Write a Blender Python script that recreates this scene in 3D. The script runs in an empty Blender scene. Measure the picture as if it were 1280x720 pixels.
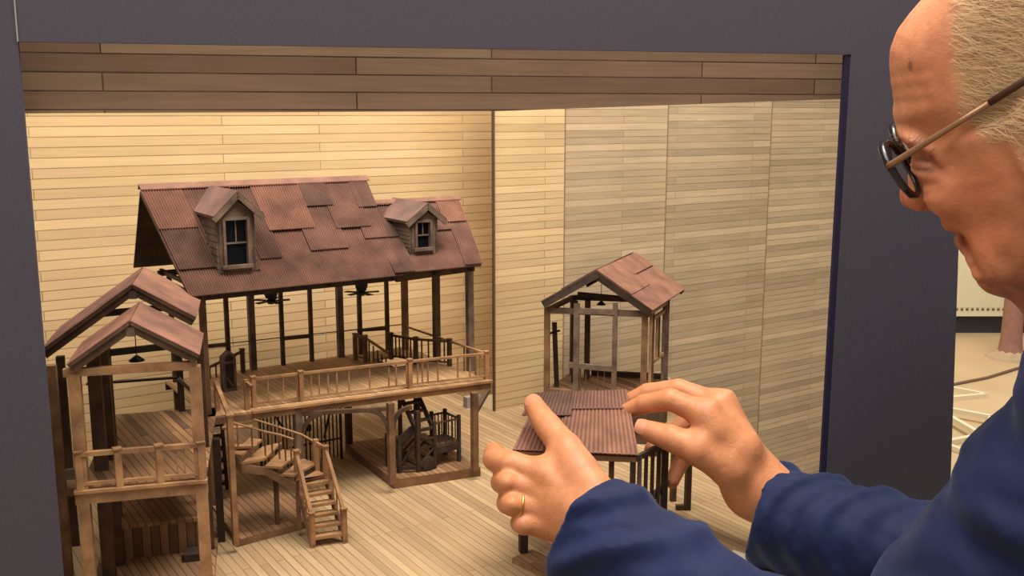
import bpy, bmesh, math, random
import numpy as np
from mathutils import Vector, Matrix, noise
random.seed(7); np.random.seed(7)
SC = bpy.context.scene
C = SC.collection
# ------------------------------------------------------------------ camera model
FPX = 1240.0
PITCH = math.atan(1240 / 6990.0)
cp, sp = math.cos(PITCH), math.sin(PITCH)
Z0 = 0.95            # stage floor height above the room floor
H = 0.47             # camera above stage floor
CAMZ = Z0 + H
V = Vector
def ray(x, y):
    a = (x - 640) / FPX; b = (360 - y) / FPX
    return V((a, cp + b * sp, -sp + b * cp))
CAM = V((0, 0, CAMZ))
def G(x, y, z=0.0):                       # point at height z over the stage floor
    d = ray(x, y); return CAM + d * ((z - H) / d.z)
def PD(x, y, d):                          # point at forward distance d
    r = ray(x, y); return CAM + r * (d / r.y)
def HT(d, y):                             # height over the stage floor at distance d
    b = (360 - y) / FPX
    return H + d * (b * cp - sp) / (cp + b * sp)
def plane_hit(x, y, p0, n):
    r = ray(x, y); return CAM + r * ((p0 - CAM).dot(n) / r.dot(n))
A = math.radians(33.7)
U = V((math.cos(A), math.sin(A), 0)); W = V((-math.sin(A), math.cos(A), 0)); UP = V((0, 0, 1))
def P(u, v, z): return U * u + W * v + V((0, 0, Z0 + z))
def onv(x, y, v): return plane_hit(x, y, W * v, W)
def onu(x, y, u): return plane_hit(x, y, U * u, U)
def uvz(p): return p.dot(U), p.dot(W), p.z - Z0

# ------------------------------------------------------------------ materials
def lin(c):
    r = []
    for v in c:
        v = v / 255.0
        r.append(v / 12.92 if v <= 0.04045 else ((v + 0.055) / 1.055) ** 2.4)
    return (r[0], r[1], r[2], 1)
def newmat(name):
    m = bpy.data.materials.new(name); m.use_nodes = True
    nt = m.node_tree; return m, nt, nt.nodes['Principled BSDF']
def N(nt, t, **kw):
    n = nt.nodes.new(t)
    for k, v in kw.items(): setattr(n, k, v)
    return n
def mix(nt, fac, a, b, mode='MIX'):
    n = N(nt, 'ShaderNodeMix', data_type='RGBA', blend_type=mode)
    for s, v in ((0, fac), (6, a), (7, b)):
        if hasattr(v, 'is_linked'): nt.links.new(v, n.inputs[s])
        else: n.inputs[s].default_value = v
    return n.outputs[2]
def simple(name, col, rough=0.6, scale=60, var=0.18, metallic=0.0, bump=0.0, spec=0.3, detail=4):
    m, nt, b = newmat(name)
    tc = N(nt, 'ShaderNodeTexCoord')
    nz = N(nt, 'ShaderNodeTexNoise'); nz.inputs['Scale'].default_value = scale; nz.inputs['Detail'].default_value = detail
    nt.links.new(tc.outputs['Object'], nz.inputs['Vector'])
    c = lin(col); d = tuple(x * (1 - var) for x in c[:3]) + (1,); e = tuple(min(1, x * (1 + var)) for x in c[:3]) + (1,)
    nt.links.new(mix(nt, nz.outputs['Fac'], d, e), b.inputs['Base Color'])
    b.inputs['Roughness'].default_value = rough; b.inputs['Metallic'].default_value = metallic
    b.inputs['Specular IOR Level'].default_value = spec
    if bump:
        bp = N(nt, 'ShaderNodeBump'); bp.inputs['Strength'].default_value = bump; bp.inputs['Distance'].default_value = 0.002
        nt.links.new(nz.outputs['Fac'], bp.inputs['Height']); nt.links.new(bp.outputs['Normal'], b.inputs['Normal'])
    return m
def wood(name, col, col2, scale=1.0, rough=0.65):
    """stained model timber: blotchy stain plus fine streaks"""
    m, nt, b = newmat(name)
    tc = N(nt, 'ShaderNodeTexCoord')
    n1 = N(nt, 'ShaderNodeTexNoise'); n1.inputs['Scale'].default_value = 45 * scale; n1.inputs['Detail'].default_value = 5
    n2 = N(nt, 'ShaderNodeTexNoise'); n2.inputs['Scale'].default_value = 420 * scale; n2.inputs['Detail'].default_value = 3
    nt.links.new(tc.outputs['Object'], n1.inputs['Vector']); nt.links.new(tc.outputs['Object'], n2.inputs['Vector'])
    r = N(nt, 'ShaderNodeValToRGB'); r.color_ramp.elements[0].position = 0.32; r.color_ramp.elements[1].position = 0.68
    r.color_ramp.elements[0].color = lin(col2); r.color_ramp.elements[1].color = lin(col)
    nt.links.new(n1.outputs['Fac'], r.inputs['Fac'])
    c = lin((200, 200, 200))
    k = mix(nt, n2.outputs['Fac'], (0.75, 0.75, 0.75, 1), (1.2, 1.2, 1.2, 1))
    c = mix(nt, 1.0, r.outputs['Color'], k, 'MULTIPLY')
    if 'tin' in name:
        va = N(nt, 'ShaderNodeVertexColor', layer_name='wear'); c = mix(nt, 1.0, c, va.outputs['Color'], 'MULTIPLY')  # multiplies the painted corrugation shading into the tin colour
    nt.links.new(c, b.inputs['Base Color'])
    b.inputs['Roughness'].default_value = rough; b.inputs['Specular IOR Level'].default_value = 0.25
    return m
def planks(name, c1, c2, gap, row, length, axis_u, axis_v, gapw=0.0007, streak=1.0, contrast=1.0):
    """boards laid along axis_u, stacked along axis_v (world vectors), tinted board by board"""
    m, nt, b = newmat(name)
    geo = N(nt, 'ShaderNodeNewGeometry')
    du = N(nt, 'ShaderNodeVectorMath', operation='DOT_PRODUCT'); du.inputs[1].default_value = axis_u
    dv = N(nt, 'ShaderNodeVectorMath', operation='DOT_PRODUCT'); dv.inputs[1].default_value = axis_v
    nt.links.new(geo.outputs['Position'], du.inputs[0]); nt.links.new(geo.outputs['Position'], dv.inputs[0])
    cb = N(nt, 'ShaderNodeCombineXYZ'); nt.links.new(du.outputs['Value'], cb.inputs[0]); nt.links.new(dv.outputs['Value'], cb.inputs[1])
    off = N(nt, 'ShaderNodeVectorMath', operation='ADD'); off.inputs[1].default_value = (3, 3, 0)
    nt.links.new(cb.outputs[0], off.inputs[0])
    rw = N(nt, 'ShaderNodeTexWhiteNoise', noise_dimensions='1D'); rd = N(nt, 'ShaderNodeMath', operation='DIVIDE'); rd.inputs[1].default_value = row; sx = N(nt, 'ShaderNodeSeparateXYZ')
    rf = N(nt, 'ShaderNodeMath', operation='FLOOR'); nt.links.new(off.outputs[0], sx.inputs[0]); nt.links.new(sx.outputs[1], rd.inputs[0]); nt.links.new(rd.outputs[0], rf.inputs[0]); nt.links.new(rf.outputs[0], rw.inputs['W'])
    br = N(nt, 'ShaderNodeTexBrick'); br.offset = 0.37; br.offset_frequency = 2
    for k, v in (('Scale', 1.0), ('Mortar Size', gapw), ('Mortar Smooth', 0.3), ('Bias', 0.0), ('Brick Width', length), ('Row Height', row)):
        br.inputs[k].default_value = v
    br.inputs['Color1'].default_value = lin(c1); br.inputs['Color2'].default_value = lin(c2); mz = N(nt, 'ShaderNodeTexNoise'); mz.inputs['Scale'].default_value = 9; mz.inputs['Detail'].default_value = 3; nt.links.new(geo.outputs['Position'], mz.inputs['Vector'])
    mr = N(nt, 'ShaderNodeValToRGB'); mr.color_ramp.elements[0].position = .38; mr.color_ramp.elements[1].position = .68; nt.links.new(mz.outputs['Fac'], mr.inputs['Fac'])
    nt.links.new(mix(nt, mr.outputs['Color'], lin(gap), tuple((x + y) / 2 for x, y in zip(lin(c2), lin(gap)))), br.inputs['Mortar'])
    nt.links.new(off.outputs[0], br.inputs['Vector'])
    st = N(nt, 'ShaderNodeVectorMath', operation='MULTIPLY'); st.inputs[1].default_value = (14, 260, 1)
    nt.links.new(off.outputs[0], st.inputs[0])
    nz = N(nt, 'ShaderNodeTexNoise'); nz.inputs['Scale'].default_value = streak; nz.inputs['Detail'].default_value = 5
    nt.links.new(st.outputs[0], nz.inputs['Vector'])
    lo = 1 - 0.28 * contrast; hi = 1 + 0.2 * contrast
    k = mix(nt, nz.outputs['Fac'], (lo, lo, lo, 1), (hi, hi, hi, 1))
    bz = N(nt, 'ShaderNodeTexNoise'); bz.inputs['Scale'].default_value = 7; nt.links.new(geo.outputs['Position'], bz.inputs['Vector'])
    k2 = mix(nt, bz.outputs['Fac'], (0.86, 0.84, 0.82, 1), (1.12, 1.12, 1.1, 1))
    rt = mix(nt, rw.outputs['Value'], (1 - .16 * contrast,) * 3 + (1,), (1 + .12 * contrast,) * 3 + (1,))
    c = mix(nt, 1.0, mix(nt, 1.0, br.outputs['Color'], k, 'MULTIPLY'), rt, 'MULTIPLY')
    nt.links.new(mix(nt, 1.0, c, k2, 'MULTIPLY'), b.inputs['Base Color'])
    b.inputs['Roughness'].default_value = 0.75; b.inputs['Specular IOR Level'].default_value = 0.15
    bp = N(nt, 'ShaderNodeBump'); bp.inputs['Strength'].default_value = 0.35; bp.inputs['Distance'].default_value = 0.001; bp.invert = True
    nt.links.new(br.outputs['Fac'], bp.inputs['Height']); nt.links.new(bp.outputs['Normal'], b.inputs['Normal'])
    return m
M = {}
M['wood'] = wood('stained_wood', (140, 105, 76), (98, 70, 50))
M['woodlight'] = wood('light_wood', (176, 134, 94), (128, 94, 66))
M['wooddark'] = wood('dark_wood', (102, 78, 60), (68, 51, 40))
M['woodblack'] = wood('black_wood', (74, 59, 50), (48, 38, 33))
M['woodgrey'] = wood('weathered_wood', (128, 108, 92), (84, 68, 60))
M['rust'] = wood('rusted_tin', (130, 94, 80), (100, 71, 61), 0.8, 0.6)
M['rustdark'] = wood('dark_rusted_tin', (116, 85, 74), (90, 66, 58), 0.8, 0.6)
M['rustred'] = wood('red_rusted_tin', (146, 102, 84), (112, 79, 66), 0.8, 0.6)
M['iron'] = simple('black_iron', (38, 32, 30), 0.5, 200, 0.2, 0.0)
M['pane'] = simple('dark_window_glass', (20, 20, 22), 0.15, 50, 0.2)
M['board'] = simple('dark_blue_grey_board', (78, 74, 84), 0.85, 900, 0.34, spec=0.12)
M['boardedge'] = simple('navy_board_edge', (44, 40, 62), 0.8, 300, 0.2, spec=0.1)
M['greyblock'] = simple('grey_block', (150, 142, 138), 0.8, 60, 0.1)
M['card'] = simple('white_card', (226, 218, 200), 0.7, 60, 0.05)
M['decktop'] = planks('deck_planks', (190, 153, 114), (170, 135, 99), (120, 92, 68), 0.0068, 0.16, W, U, 0.0005)
M['pavfloor'] = planks('pavilion_planks', (168, 128, 92), (108, 82, 64), (70, 50, 36), 0.0075, 0.3, W, U, 0.0005)
M['baseplank'] = planks('base_planks', (160, 122, 88), (124, 94, 70), (82, 60, 46), 0.008, 0.12, W, U, 0.0006)

# ------------------------------------------------------------------ object helpers
class MB:
    def __init__(s): s.v = []; s.f = []; s.wear = {}
    def add(s, vs, fs):
        o = len(s.v); s.v += [V(p) for p in vs]; s.f += [tuple(i + o for i in f) for f in fs]; return s
    def beam(s, p, q, w, h, up=UP):
        p, q = V(p), V(q); d = (q - p).normalized()
        side = d.cross(up)
        if side.length < 1e-4: side = d.cross(U)
        side.normalize(); n = side.cross(d).normalized()
        vs = []
        for c in (p, q):
            for a, b in ((-1, -1), (1, -1), (1, 1), (-1, 1)): vs.append(c + side * (a * w / 2) + n * (b * h / 2))
        return s.add(vs, [(3, 2, 1, 0), (4, 5, 6, 7), (0, 1, 5, 4), (1, 2, 6, 5), (2, 3, 7, 6), (3, 0, 4, 7)])
    def prism(s, pts, ext):
        n = len(pts); ext = V(ext); a = [V(p) for p in pts]; b = [p + ext for p in a]
        fs = [tuple(range(n))[::-1], tuple(range(n, 2 * n))] + [(i, (i + 1) % n, n + (i + 1) % n, n + i) for i in range(n)]
        return s.add(a + b, fs)
    def tube(s, pts, r, n=8, cap=True):
        pts = [V(p) for p in pts]; rs = r if isinstance(r, (list, tuple)) else [r] * len(pts)
        rings = []; ref = None
        for i, p in enumerate(pts):
            t = (pts[min(i + 1, len(pts) - 1)] - pts[max(i - 1, 0)]).normalized()
            if ref is None: ref = t.orthogonal().normalized()
            ref = (ref - t * ref.dot(t)).normalized(); b = t.cross(ref)
            rings.append([p + (ref * math.cos(k * math.tau / n) + b * math.sin(k * math.tau / n)) * rs[i] for k in range(n)])
        vs = [q for g in rings for q in g]; fs = []
        for i in range(len(pts) - 1):
            for k in range(n): fs.append((i * n + k, i * n + (k + 1) % n, (i + 1) * n + (k + 1) % n, (i + 1) * n + k))
        if cap: fs += [tuple(range(n))[::-1], tuple((len(pts) - 1) * n + k for k in range(n))]
        return s.add(vs, fs)
    def lathe(s, c, prof, n=16, axis=UP):
        c = V(c); axis = V(axis).normalized(); e = axis.orthogonal().normalized(); g = axis.cross(e)
        vs = []; m = len(prof)
        for r, z in prof:
            for k in range(n): vs.append(c + axis * z + (e * math.cos(k * math.tau / n) + g * math.sin(k * math.tau / n)) * r)
        fs = [(i * n + k, i * n + (k + 1) % n, (i + 1) * n + (k + 1) % n, (i + 1) * n + k) for i in range(m - 1) for k in range(n)]
        fs += [tuple(range(n))[::-1], tuple((m - 1) * n + k for k in range(n))]
        return s.add(vs, fs)
ORIG = {}
def obj(name, mb, mat, parent=None, smooth=False, bevel=0.0, label=None):
    o0 = ORIG[parent.name] if parent is not None else None
    if o0 is None:
        lo = V((sum(p.x for p in mb.v) / len(mb.v), sum(p.y for p in mb.v) / len(mb.v), min(p.z for p in mb.v)))
        o0 = lo
    me = bpy.data.meshes.new(name)
    me.from_pydata([p - o0 for p in mb.v], [], mb.f); me.validate(); me.update()
    bm = bmesh.new(); bm.from_mesh(me); bmesh.ops.recalc_face_normals(bm, faces=bm.faces); bm.to_mesh(me); bm.free()
    if smooth:
        for p in me.polygons: p.use_smooth = True
    me.materials.append(mat if not isinstance(mat, str) else M[mat])
    if isinstance(mat, str) and mat.startswith('rust'):
        wa = me.color_attributes.new('wear', 'FLOAT_COLOR', 'POINT')
        for i in range(len(mb.v)): q = mb.wear.get(i, .95); wa.data[i].color = (q, q, q, 1)
    o = bpy.data.objects.new(name, me); C.objects.link(o)
    if parent is None: o.location = o0
    else: o.parent = parent
    ORIG[o.name] = o0
    if label: o['label'] = label
    if bevel:
        md = o.modifiers.new('bevel', 'BEVEL'); md.width = bevel; md.segments = 2; md.limit_method = 'ANGLE'
    return o
def thing(name, label, cat, loc, group=None):
    o = bpy.data.objects.new(name, None); C.objects.link(o); o.location = loc; o.empty_display_size = 0.02
    o['label'] = label; o['category'] = cat
    if group: o['group'] = group
    ORIG[o.name] = V(loc); return o
def tag(o, label, cat, group=None, kind=None):
    if label: o['label'] = label
    if cat: o['category'] = cat
    if group: o['group'] = group
    if kind: o['kind'] = kind
    return o
def struct(name, mb, mat):
    o = obj(name, mb, mat); o['kind'] = 'structure'; return o
def lerp(a, b, t): return a + (b - a) * t

def corrugated(mb, Q, s0, s1, t0, t1, lift, pitch=0.0030, amp=0.0010, thick=0.0009):
    """sheet on the slope quad Q = (ridge0, ridge1, eave1, eave0); s along the ridge, t down the slope"""
    def pt(s, t): return lerp(lerp(Q[0], Q[1], s), lerp(Q[3], Q[2], s), t)
    n = (pt(1, 0) - pt(0, 0)).cross(pt(0, 1) - pt(0, 0)).normalized()
    if n.z < 0: n = -n
    L = (pt(s1, .5) - pt(s0, .5)).length
    k = max(8, int(L / pitch * 4)); rows = [t0, t1]
    top, bot = [], []; w0_ = len(mb.v)
    for j, t in enumerate(rows):
        for i in range(k + 1):
            s = s0 + (s1 - s0) * i / k
            w = math.sin(i / 4 * math.tau) * amp
            p = pt(s, t) + n * (lift + w)
            top.append(p); bot.append(p - n * thick); mb.wear[w0_ + j * (k + 1) + i] = .88 + .34 * math.sin(i / 4 * math.tau)  # valleys painted darker, crests paler: ridge shading put into the colour
    vs = top + bot; m = k + 1; o = len(top); fs = []
    for i in range(k):
        fs.append((i, i + 1, m + i + 1, m + i)); fs.append((o + i, o + m + i, o + m + i + 1, o + i + 1))
        fs.append((i, o + i, o + i + 1, i + 1)); fs.append((m + i, m + i + 1, o + m + i + 1, o + m + i))
    for a in (0, k): fs.append((a, m + a, o + m + a, o + a))
    mb.add(vs, fs)

def railing(parent, pts, h, nbal, name='railing', mat='wood', post=0.0052, bal=0.0017, rail=0.0030, posts=None, low=True, drop=0.0, postextra=0.0022):
    """rail run over base points pts (on the walking surface); posts and balusters become sub-parts"""
    mb = MB()
    pts = [V(p) for p in pts]
    for a, b in zip(pts, pts[1:]):
        mb.beam(a + UP * h, b + UP * h, rail * 1.25, rail)
    r = obj(name, mb, mat, parent)
    if low:
        for a, b in zip(pts, pts[1:]):
            q = MB(); q.beam(a + UP * 0.0055, b + UP * 0.0055, rail * 0.8, rail * 0.7); obj('bottom_rail', q, mat, r)
    for i, p in enumerate(pts):
        if posts is None or posts[i]:
            q = MB(); q.beam(p - UP * drop, p + UP * (h + postextra), post, post, W); q.beam(p + UP * (h + postextra), p + UP * (h + postextra + 0.0015), post * 1.3, post * 1.3, W)
            obj('railing_post', q, mat, r)
    for i, (a, b) in enumerate(zip(pts, pts[1:])):
        k = nbal if not isinstance(nbal, (list, tuple)) or isinstance(nbal[0], float) else nbal[i]
        fr = k if isinstance(k, (list, tuple)) else [(j + 1) / (k + 1) for j in range(k)]
        for t in fr:
            p = lerp(a, b, t); q = MB(); q.beam(p + UP * 0.004, p + UP * h, bal, bal, W); obj('baluster', q, mat, r)
    return r
# ================================================================== the setting: room behind
BACKY = 6.35
b = MB(); b.prism([V((-3.5, -1.2, 0)), V((5.5, -1.2, 0)), V((5.5, BACKY + .1, 0)), V((-3.5, BACKY + .1, 0))], (0, 0, -0.05))
M['roomfloor'] = simple('dusty_concrete', (206, 180, 142), 0.75, 2.2, 0.22)
struct('floor', b, 'roomfloor')
M['roomwall'] = simple('cream_wall', (226, 216, 184), 0.85, 3, 0.06)
b = MB(); b.prism([V((-3.5, BACKY, 0)), V((5.5, BACKY, 0)), V((5.5, BACKY, 2.9)), V((-3.5, BACKY, 2.9))], (0, 0.08, 0)); struct('wall_back', b, 'roomwall')
M['skirting'] = simple('dark_skirting', (58, 58, 62), 0.6, 20, 0.15)
b = MB(); b.beam((-3.5, BACKY - .012, .07), (5.5, BACKY - .012, .07), .02, .14); struct('baseboard_back', b, 'skirting')

# radiator
rc = plane_hit(1165, 395, V((0, BACKY - .06, 0)), V((0, 1, 0)))
M['enamel'] = simple('cream_enamel', (236, 230, 204), 0.35, 40, 0.03)
x0, zb = rc.x - 0.55, rc.z
rad = thing('radiator', 'cream panel radiator with vertical ribs low on the wall behind the man', 'radiator', (x0 + .6, BACKY - .06, zb))
b = MB(); b.beam((x0, BACKY - .06, zb + .3), (x0 + 1.35, BACKY - .06, zb + .3), .018, .6)
for i in range(40):
    xx = x0 + .02 + i * .0335
    b.prism([V((xx, BACKY - .069, zb + .06)), V((xx + .006, BACKY - .084, zb + .06)), V((xx + .017, BACKY - .084, zb + .06)), V((xx + .023, BACKY - .069, zb + .06))], (0, 0, .48))
obj('panel', b, 'enamel', rad)
b = MB(); b.beam((x0 - .004, BACKY - .06, zb + .607), (x0 + 1.354, BACKY - .06, zb + .607), .06, .014); obj('top_grille', b, 'enamel', rad)
b = MB()
for i in range(40): b.beam((x0 + .024 + i * .0335, BACKY - .0705, zb + .044), (x0 + .040 + i * .0335, BACKY - .0705, zb + .044), .003, .012)
obj('slot_row', b, simple('slot_shadow', (120, 112, 92), .8, 40), rad, label='row of dark slots along the lower edge')
for xx in (x0 + .15, x0 + 1.2):
    b = MB(); b.beam((xx, BACKY - .055, 0.0), (xx, BACKY - .055, zb + .02), .03, .03); obj('bracket', b, 'enamel', rad)

# pinkish post with splayed foot
pb = G(1262, 447, -Z0)
M['pinkpost'] = simple('pinkish_timber', (158, 116, 104), .8, 25, .3)
post = thing('wrapped_post', 'pinkish brown upright post with a ragged foot standing before the radiator', 'post', pb)
b = MB()
prof = [(.105, 0), (.085, .015), (.066, .05), (.058, .12), (.055, .3), (.056, .6), (.054, .9), (.05, 1.25)]
b.lathe(pb, prof, 10); obj('shaft', b, 'pinkpost', post, smooth=True)
b = MB(); b.lathe(pb, [(.14, 0), (.13, .012), (.1, .022), (.06, .05)], 9); obj('foot', b, simple('pale_foot', (190, 166, 138), .8, 20, .2), post)

# white lath frames lying on the floor
M['whitelath'] = simple('white_lath', (238, 226, 198), .6, 30, .05)
def lath(name, pts, pairs, label, w=.02):
    b = MB()
    for i, j in pairs: b.beam(pts[i], pts[j], w, w)
    o = obj(name, b, 'whitelath'); tag(o, label, 'frame', 'white lath frames on the floor'); return o
q = [G(1150, 485, -Z0 + .012), G(1232, 493, -Z0 + .012), G(1150, 520, -Z0 + .012), G(1236, 498, -Z0 + .012), G(1205, 508, -Z0 + .012)]
lath('lath_frame', [G(1150, 478, -Z0 + .011), G(1233, 494, -Z0 + .011), G(1150, 502, -Z0 + .011)], [(0, 1), (1, 2), (0, 2)], 'white lath triangle on the floor, the farthest of the frames past the dark board', .022)
lath('lath_frame', [G(1150, 505, -Z0 + .034), G(1240, 522, -Z0 + .034), G(1228, 545, -Z0 + .034), G(1150, 500, -Z0 + .034)], [(0, 1), (1, 2), (3, 2)], 'white lath frame on the floor, the middle one of the pile', .022)
lath('lath_frame', [G(1150, 545, -Z0 + .012), G(1225, 572, -Z0 + .012), G(1150, 560, -Z0 + .012), G(1225, 545, -Z0 + .012)], [(0, 1), (2, 3), (1, 3), (0, 2)], 'white lath frame on the floor, the nearest of the pile to the man', .022)
b = MB(); b.tube([G(1120, 492, -Z0 + .006), G(1195, 480, -Z0 + .006), G(1235, 472, -Z0 + .006), G(1300, 452, -Z0 + .006)], .009, 6)
o = obj('floor_cable', b, simple('brown_cable', (120, 96, 78), .6, 20)); tag(o, 'thin dark cable running across the floor beyond the lath frames', 'cable')

# ================================================================== portal boards
PA = PD(40, 400, .845); PB = PD(1050, 400, 1.052)
PDIR = V((PB.x - PA.x, PB.y - PA.y, 0)).normalized(); PNRM = V((-PDIR.y, PDIR.x, 0))
def onportal(x, y, off=0.0): return plane_hit(x, y, PA + PNRM * off, PNRM)
def pcol(x, y): return onportal(x, y)
Lt, Lb = onportal(22, 52), onportal(78, 716)
Rt, Rb = onportal(1064, 68), onportal(1034, 580)
Ot, Ob = onportal(1198, 320), onportal(1189, 580)
def vline(p, q, z):                          # along line p-q to world height z
    t = (z - p.z) / (q.z - p.z); return lerp(p, q, t)
ztop = Lt.z + .16
portal = thing('portal_frame', 'dark blue grey board cut with a stage opening in front of the wooden model', 'board', V((PA.x, PA.y, 0)))
TH = PNRM * .006
far = PDIR * -.45
b = MB(); b.prism([vline(Lt, Lb, 0) + far, vline(Lt, Lb, 0), Lb, Lt - UP * 0, vline(Lt, Lb, ztop) - PDIR * .0006, vline(Lt, Lb, ztop) + far], TH); obj('left_upright', b, 'board', portal)
tr = vline(Ot, Ob, Rt.z); tr2 = vline(Ot, Ob, ztop)
b = MB(); b.prism([vline(Lt, Lb, ztop) + PDIR * .0006, Lt + PDIR * .0006, Rt, tr, tr2], TH); obj('header', b, 'board', portal)
b = MB(); b.prism([Rt, Rb, vline(Rt, Rb, 0), vline(Ot, Ob, 0), tr], TH); obj('right_upright', b, 'board', portal)
b = MB(); b.beam(Rt + TH * .5 + PDIR * .0002 - UP * .0005, vline(Rt, Rb, Z0 - .3) + TH * .5 + PDIR * .0002, .0135, .004, PNRM); obj('edge_strip', b, 'boardedge', portal, label='navy edge strip along the right side of the opening')
b = MB(); b.beam(Lt + PDIR * .0003 + TH * .4, vline(Lt, Lb, ztop) + PDIR * .0003 + TH * .4, .0010, .007, PNRM); obj('joint_strip', b, simple('pale_joint', (150, 142, 138), .8, 60), portal, label='pale hairline joint beside the left upright')

# ================================================================== plank backdrop
WALLV, FLATV = 1.285, 1.425
M['flatleft'] = planks('left_flat_boards', (214, 185, 142), (203, 172, 129), (152, 122, 88), .0135, .40, U, UP, .00075, contrast=.55)
M['flata'] = planks('pale_flat_boards', (212, 187, 144), (200, 174, 131), (156, 128, 94), .0118, .28, U, UP, .0007, contrast=.6)
M['flatb'] = planks('grey_flat_boards', (192, 171, 143), (178, 156, 128), (144, 120, 94), .0112, .34, U, UP, .0006, contrast=.9)
M['flatc'] = planks('grey_brown_flat_boards', (186, 165, 138), (171, 150, 124), (136, 113, 88), .0121, .30, U, UP, .0006, contrast=1.0)
M['flatd'] = planks('worn_flat_boards', (190, 169, 141), (175, 154, 127), (138, 115, 90), .0108, .26, U, UP, .0006, contrast=1.0)
def flat(name, u0, u1, v, z0, z1, mat, label, grp='boarded backdrop flats'):
    b = MB(); b.prism([P(u0, v, z0), P(u1, v, z0), P(u1, v, z1), P(u0, v, z1)], W * .005)
    o = obj(name, b, mat); tag(o, label, 'backdrop', grp)
    if v == WALLV and mat != 'flata':
        b = MB(); b.beam(P(u0, v - .0006, z0), P(u0, v - .0006, z1), .0014, .001, W); obj('edge_strip', b, M.setdefault('flatseam', simple('flat_seam', (134, 108, 82), .8, 60)), o)
    return o
uL = uvz(onv(-40, 300, FLATV))[0]; uM = uvz(onv(616, 330, FLATV))[0]
zfl = uvz(onv(604, 495, FLATV))[2]
flat('backdrop_flat', uL, uM, FLATV, -.02, .66, 'flatleft', 'broad honey coloured boarded flat behind the big house, left of the dark upright seam')
us = [uvz(onv(x, 400, WALLV))[0] for x in (617.5, 704, 828, 953, 1120)]
zlow = -.42
flat('backdrop_flat', us[0], us[1] - .0005, WALLV, zlow, .66, 'flata', 'narrow pale yellow boarded flat just right of the dark upright seam')
flat('backdrop_flat', us[1], us[2] - .0005, WALLV, zlow, .66, 'flatb', 'grey tan boarded flat directly behind the small gatehouse')
flat('backdrop_flat', us[2], us[3] - .0005, WALLV, zlow, .66, 'flatc', 'grey brown boarded flat right of the gatehouse, above the right hand')
flat('backdrop_flat', us[3], us[4], WALLV, zlow, .66, 'flatd', 'rightmost boarded flat, cut off by the dark board upright')
b = MB(); b.beam(P(us[0] - .001, WALLV - .001, .0), P(us[0] - .001, WALLV - .001, .62), .0022, .006, W)
o = obj('seam_batten', b, simple('dark_seam', (96, 72, 56), .8, 50)); tag(o, 'thin dark upright batten at the seam between the honey and pale flats', 'batten')
gb0 = uvz(onv(604, 505, 1.335)); b = MB(); b.beam(P(us[0] - .030, 1.325, .009), P(us[0] - .003, 1.325, .009), .012, .018)
b.v = [p + UP * (Z0 - min(x.z for x in b.v)) for p in b.v]
o = obj('backing_block', b, 'greyblock'); tag(o, 'small grey block on the stage floor at the foot of the honey flat', 'block')

# plank border across the top, just behind the opening
M['border'] = planks('border_planks', (198, 168, 140), (164, 134, 114), (98, 76, 66), .0165, .36, PDIR, UP, .0008, contrast=1.0)
OFF = .05
b = MB(); b.prism([onportal(-30, 142, OFF), onportal(620, 139, OFF), onportal(1130, 121, OFF), onportal(1130, 121, OFF) + UP * .12, onportal(-30, 142, OFF) + UP * .12], PNRM * .006)
o = obj('plank_border', b, 'border'); tag(o, 'dark brown plank border hanging across the top of the stage opening', 'border')

# ================================================================== stage floor
M['stage'] = planks('stage_planks', (182, 155, 120), (164, 137, 104), (128, 103, 78), .0092, .36, W, U, .00065, contrast=.9)
def portal_floor(px, off=.008):
    p = onportal(px, 600, off); return V((p.x, p.y, Z0))
fp = [portal_floor(-20), portal_floor(92), portal_floor(110, -.06), portal_floor(960, -.06), portal_floor(985), G(952, 604), G(908, 548)]
ue = us[0] + .30
fp += [V((P(uvz(onv(836, 470, WALLV))[0], WALLV - .001, 0))), P(us[0] - .001, WALLV - .001, 0), P(us[0] - .001, FLATV - .0005, 0), P(uL, FLATV - .0005, 0)]
fp = [V((p.x, p.y, Z0)) for p in fp]
b = MB(); b.prism(fp, (0, 0, -.014)); o = obj('stage_floor', b, 'stage'); tag(o, 'pale planked stage floor carrying the wooden model buildings', 'stage floor')
# table below the stage
M['tabletop'] = simple('table_ply', (150, 116, 84), .6, 20)
tb = thing('work_table', 'plain plywood table carrying the stage floor behind the dark board', 'table', V((-.05, 1.2, 0)))
tc = [V((-.36, .99, Z0 - .014)), V((.20, 1.10, Z0 - .014)), V((.13, 1.36, Z0 - .014)), V((-.42, 1.36, Z0 - .014))]
b = MB(); b.prism(tc, (0, 0, -.03)); obj('tabletop', b, 'tabletop', tb)
for c in tc:
    ctr = sum(tc, V((0, 0, 0))) / 4; d = (ctr - c).normalized() * .05; d.z = 0
    b = MB(); b.beam(V((c.x, c.y, 0)) + d, V((c.x, c.y, Z0 - .04)) + d, .04, .04, W); obj('leg', b, 'tabletop', tb)
b = MB(); cc = G(955, 712, 0.0); 
b.prism([G(900, 716, .001), G(925, 690, .001), G(960, 704, .001), G(1000, 712, .001), G(1010, 730, .001)], (0, 0, .002))
# ================================================================== the big house
DZ = .121           # deck walking height
hb = P(.5, 1.12, 0)
house = thing('model_house', 'two storey wooden model house with rusty tin roofs, dormers and a railed deck', 'model building', hb)
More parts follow.
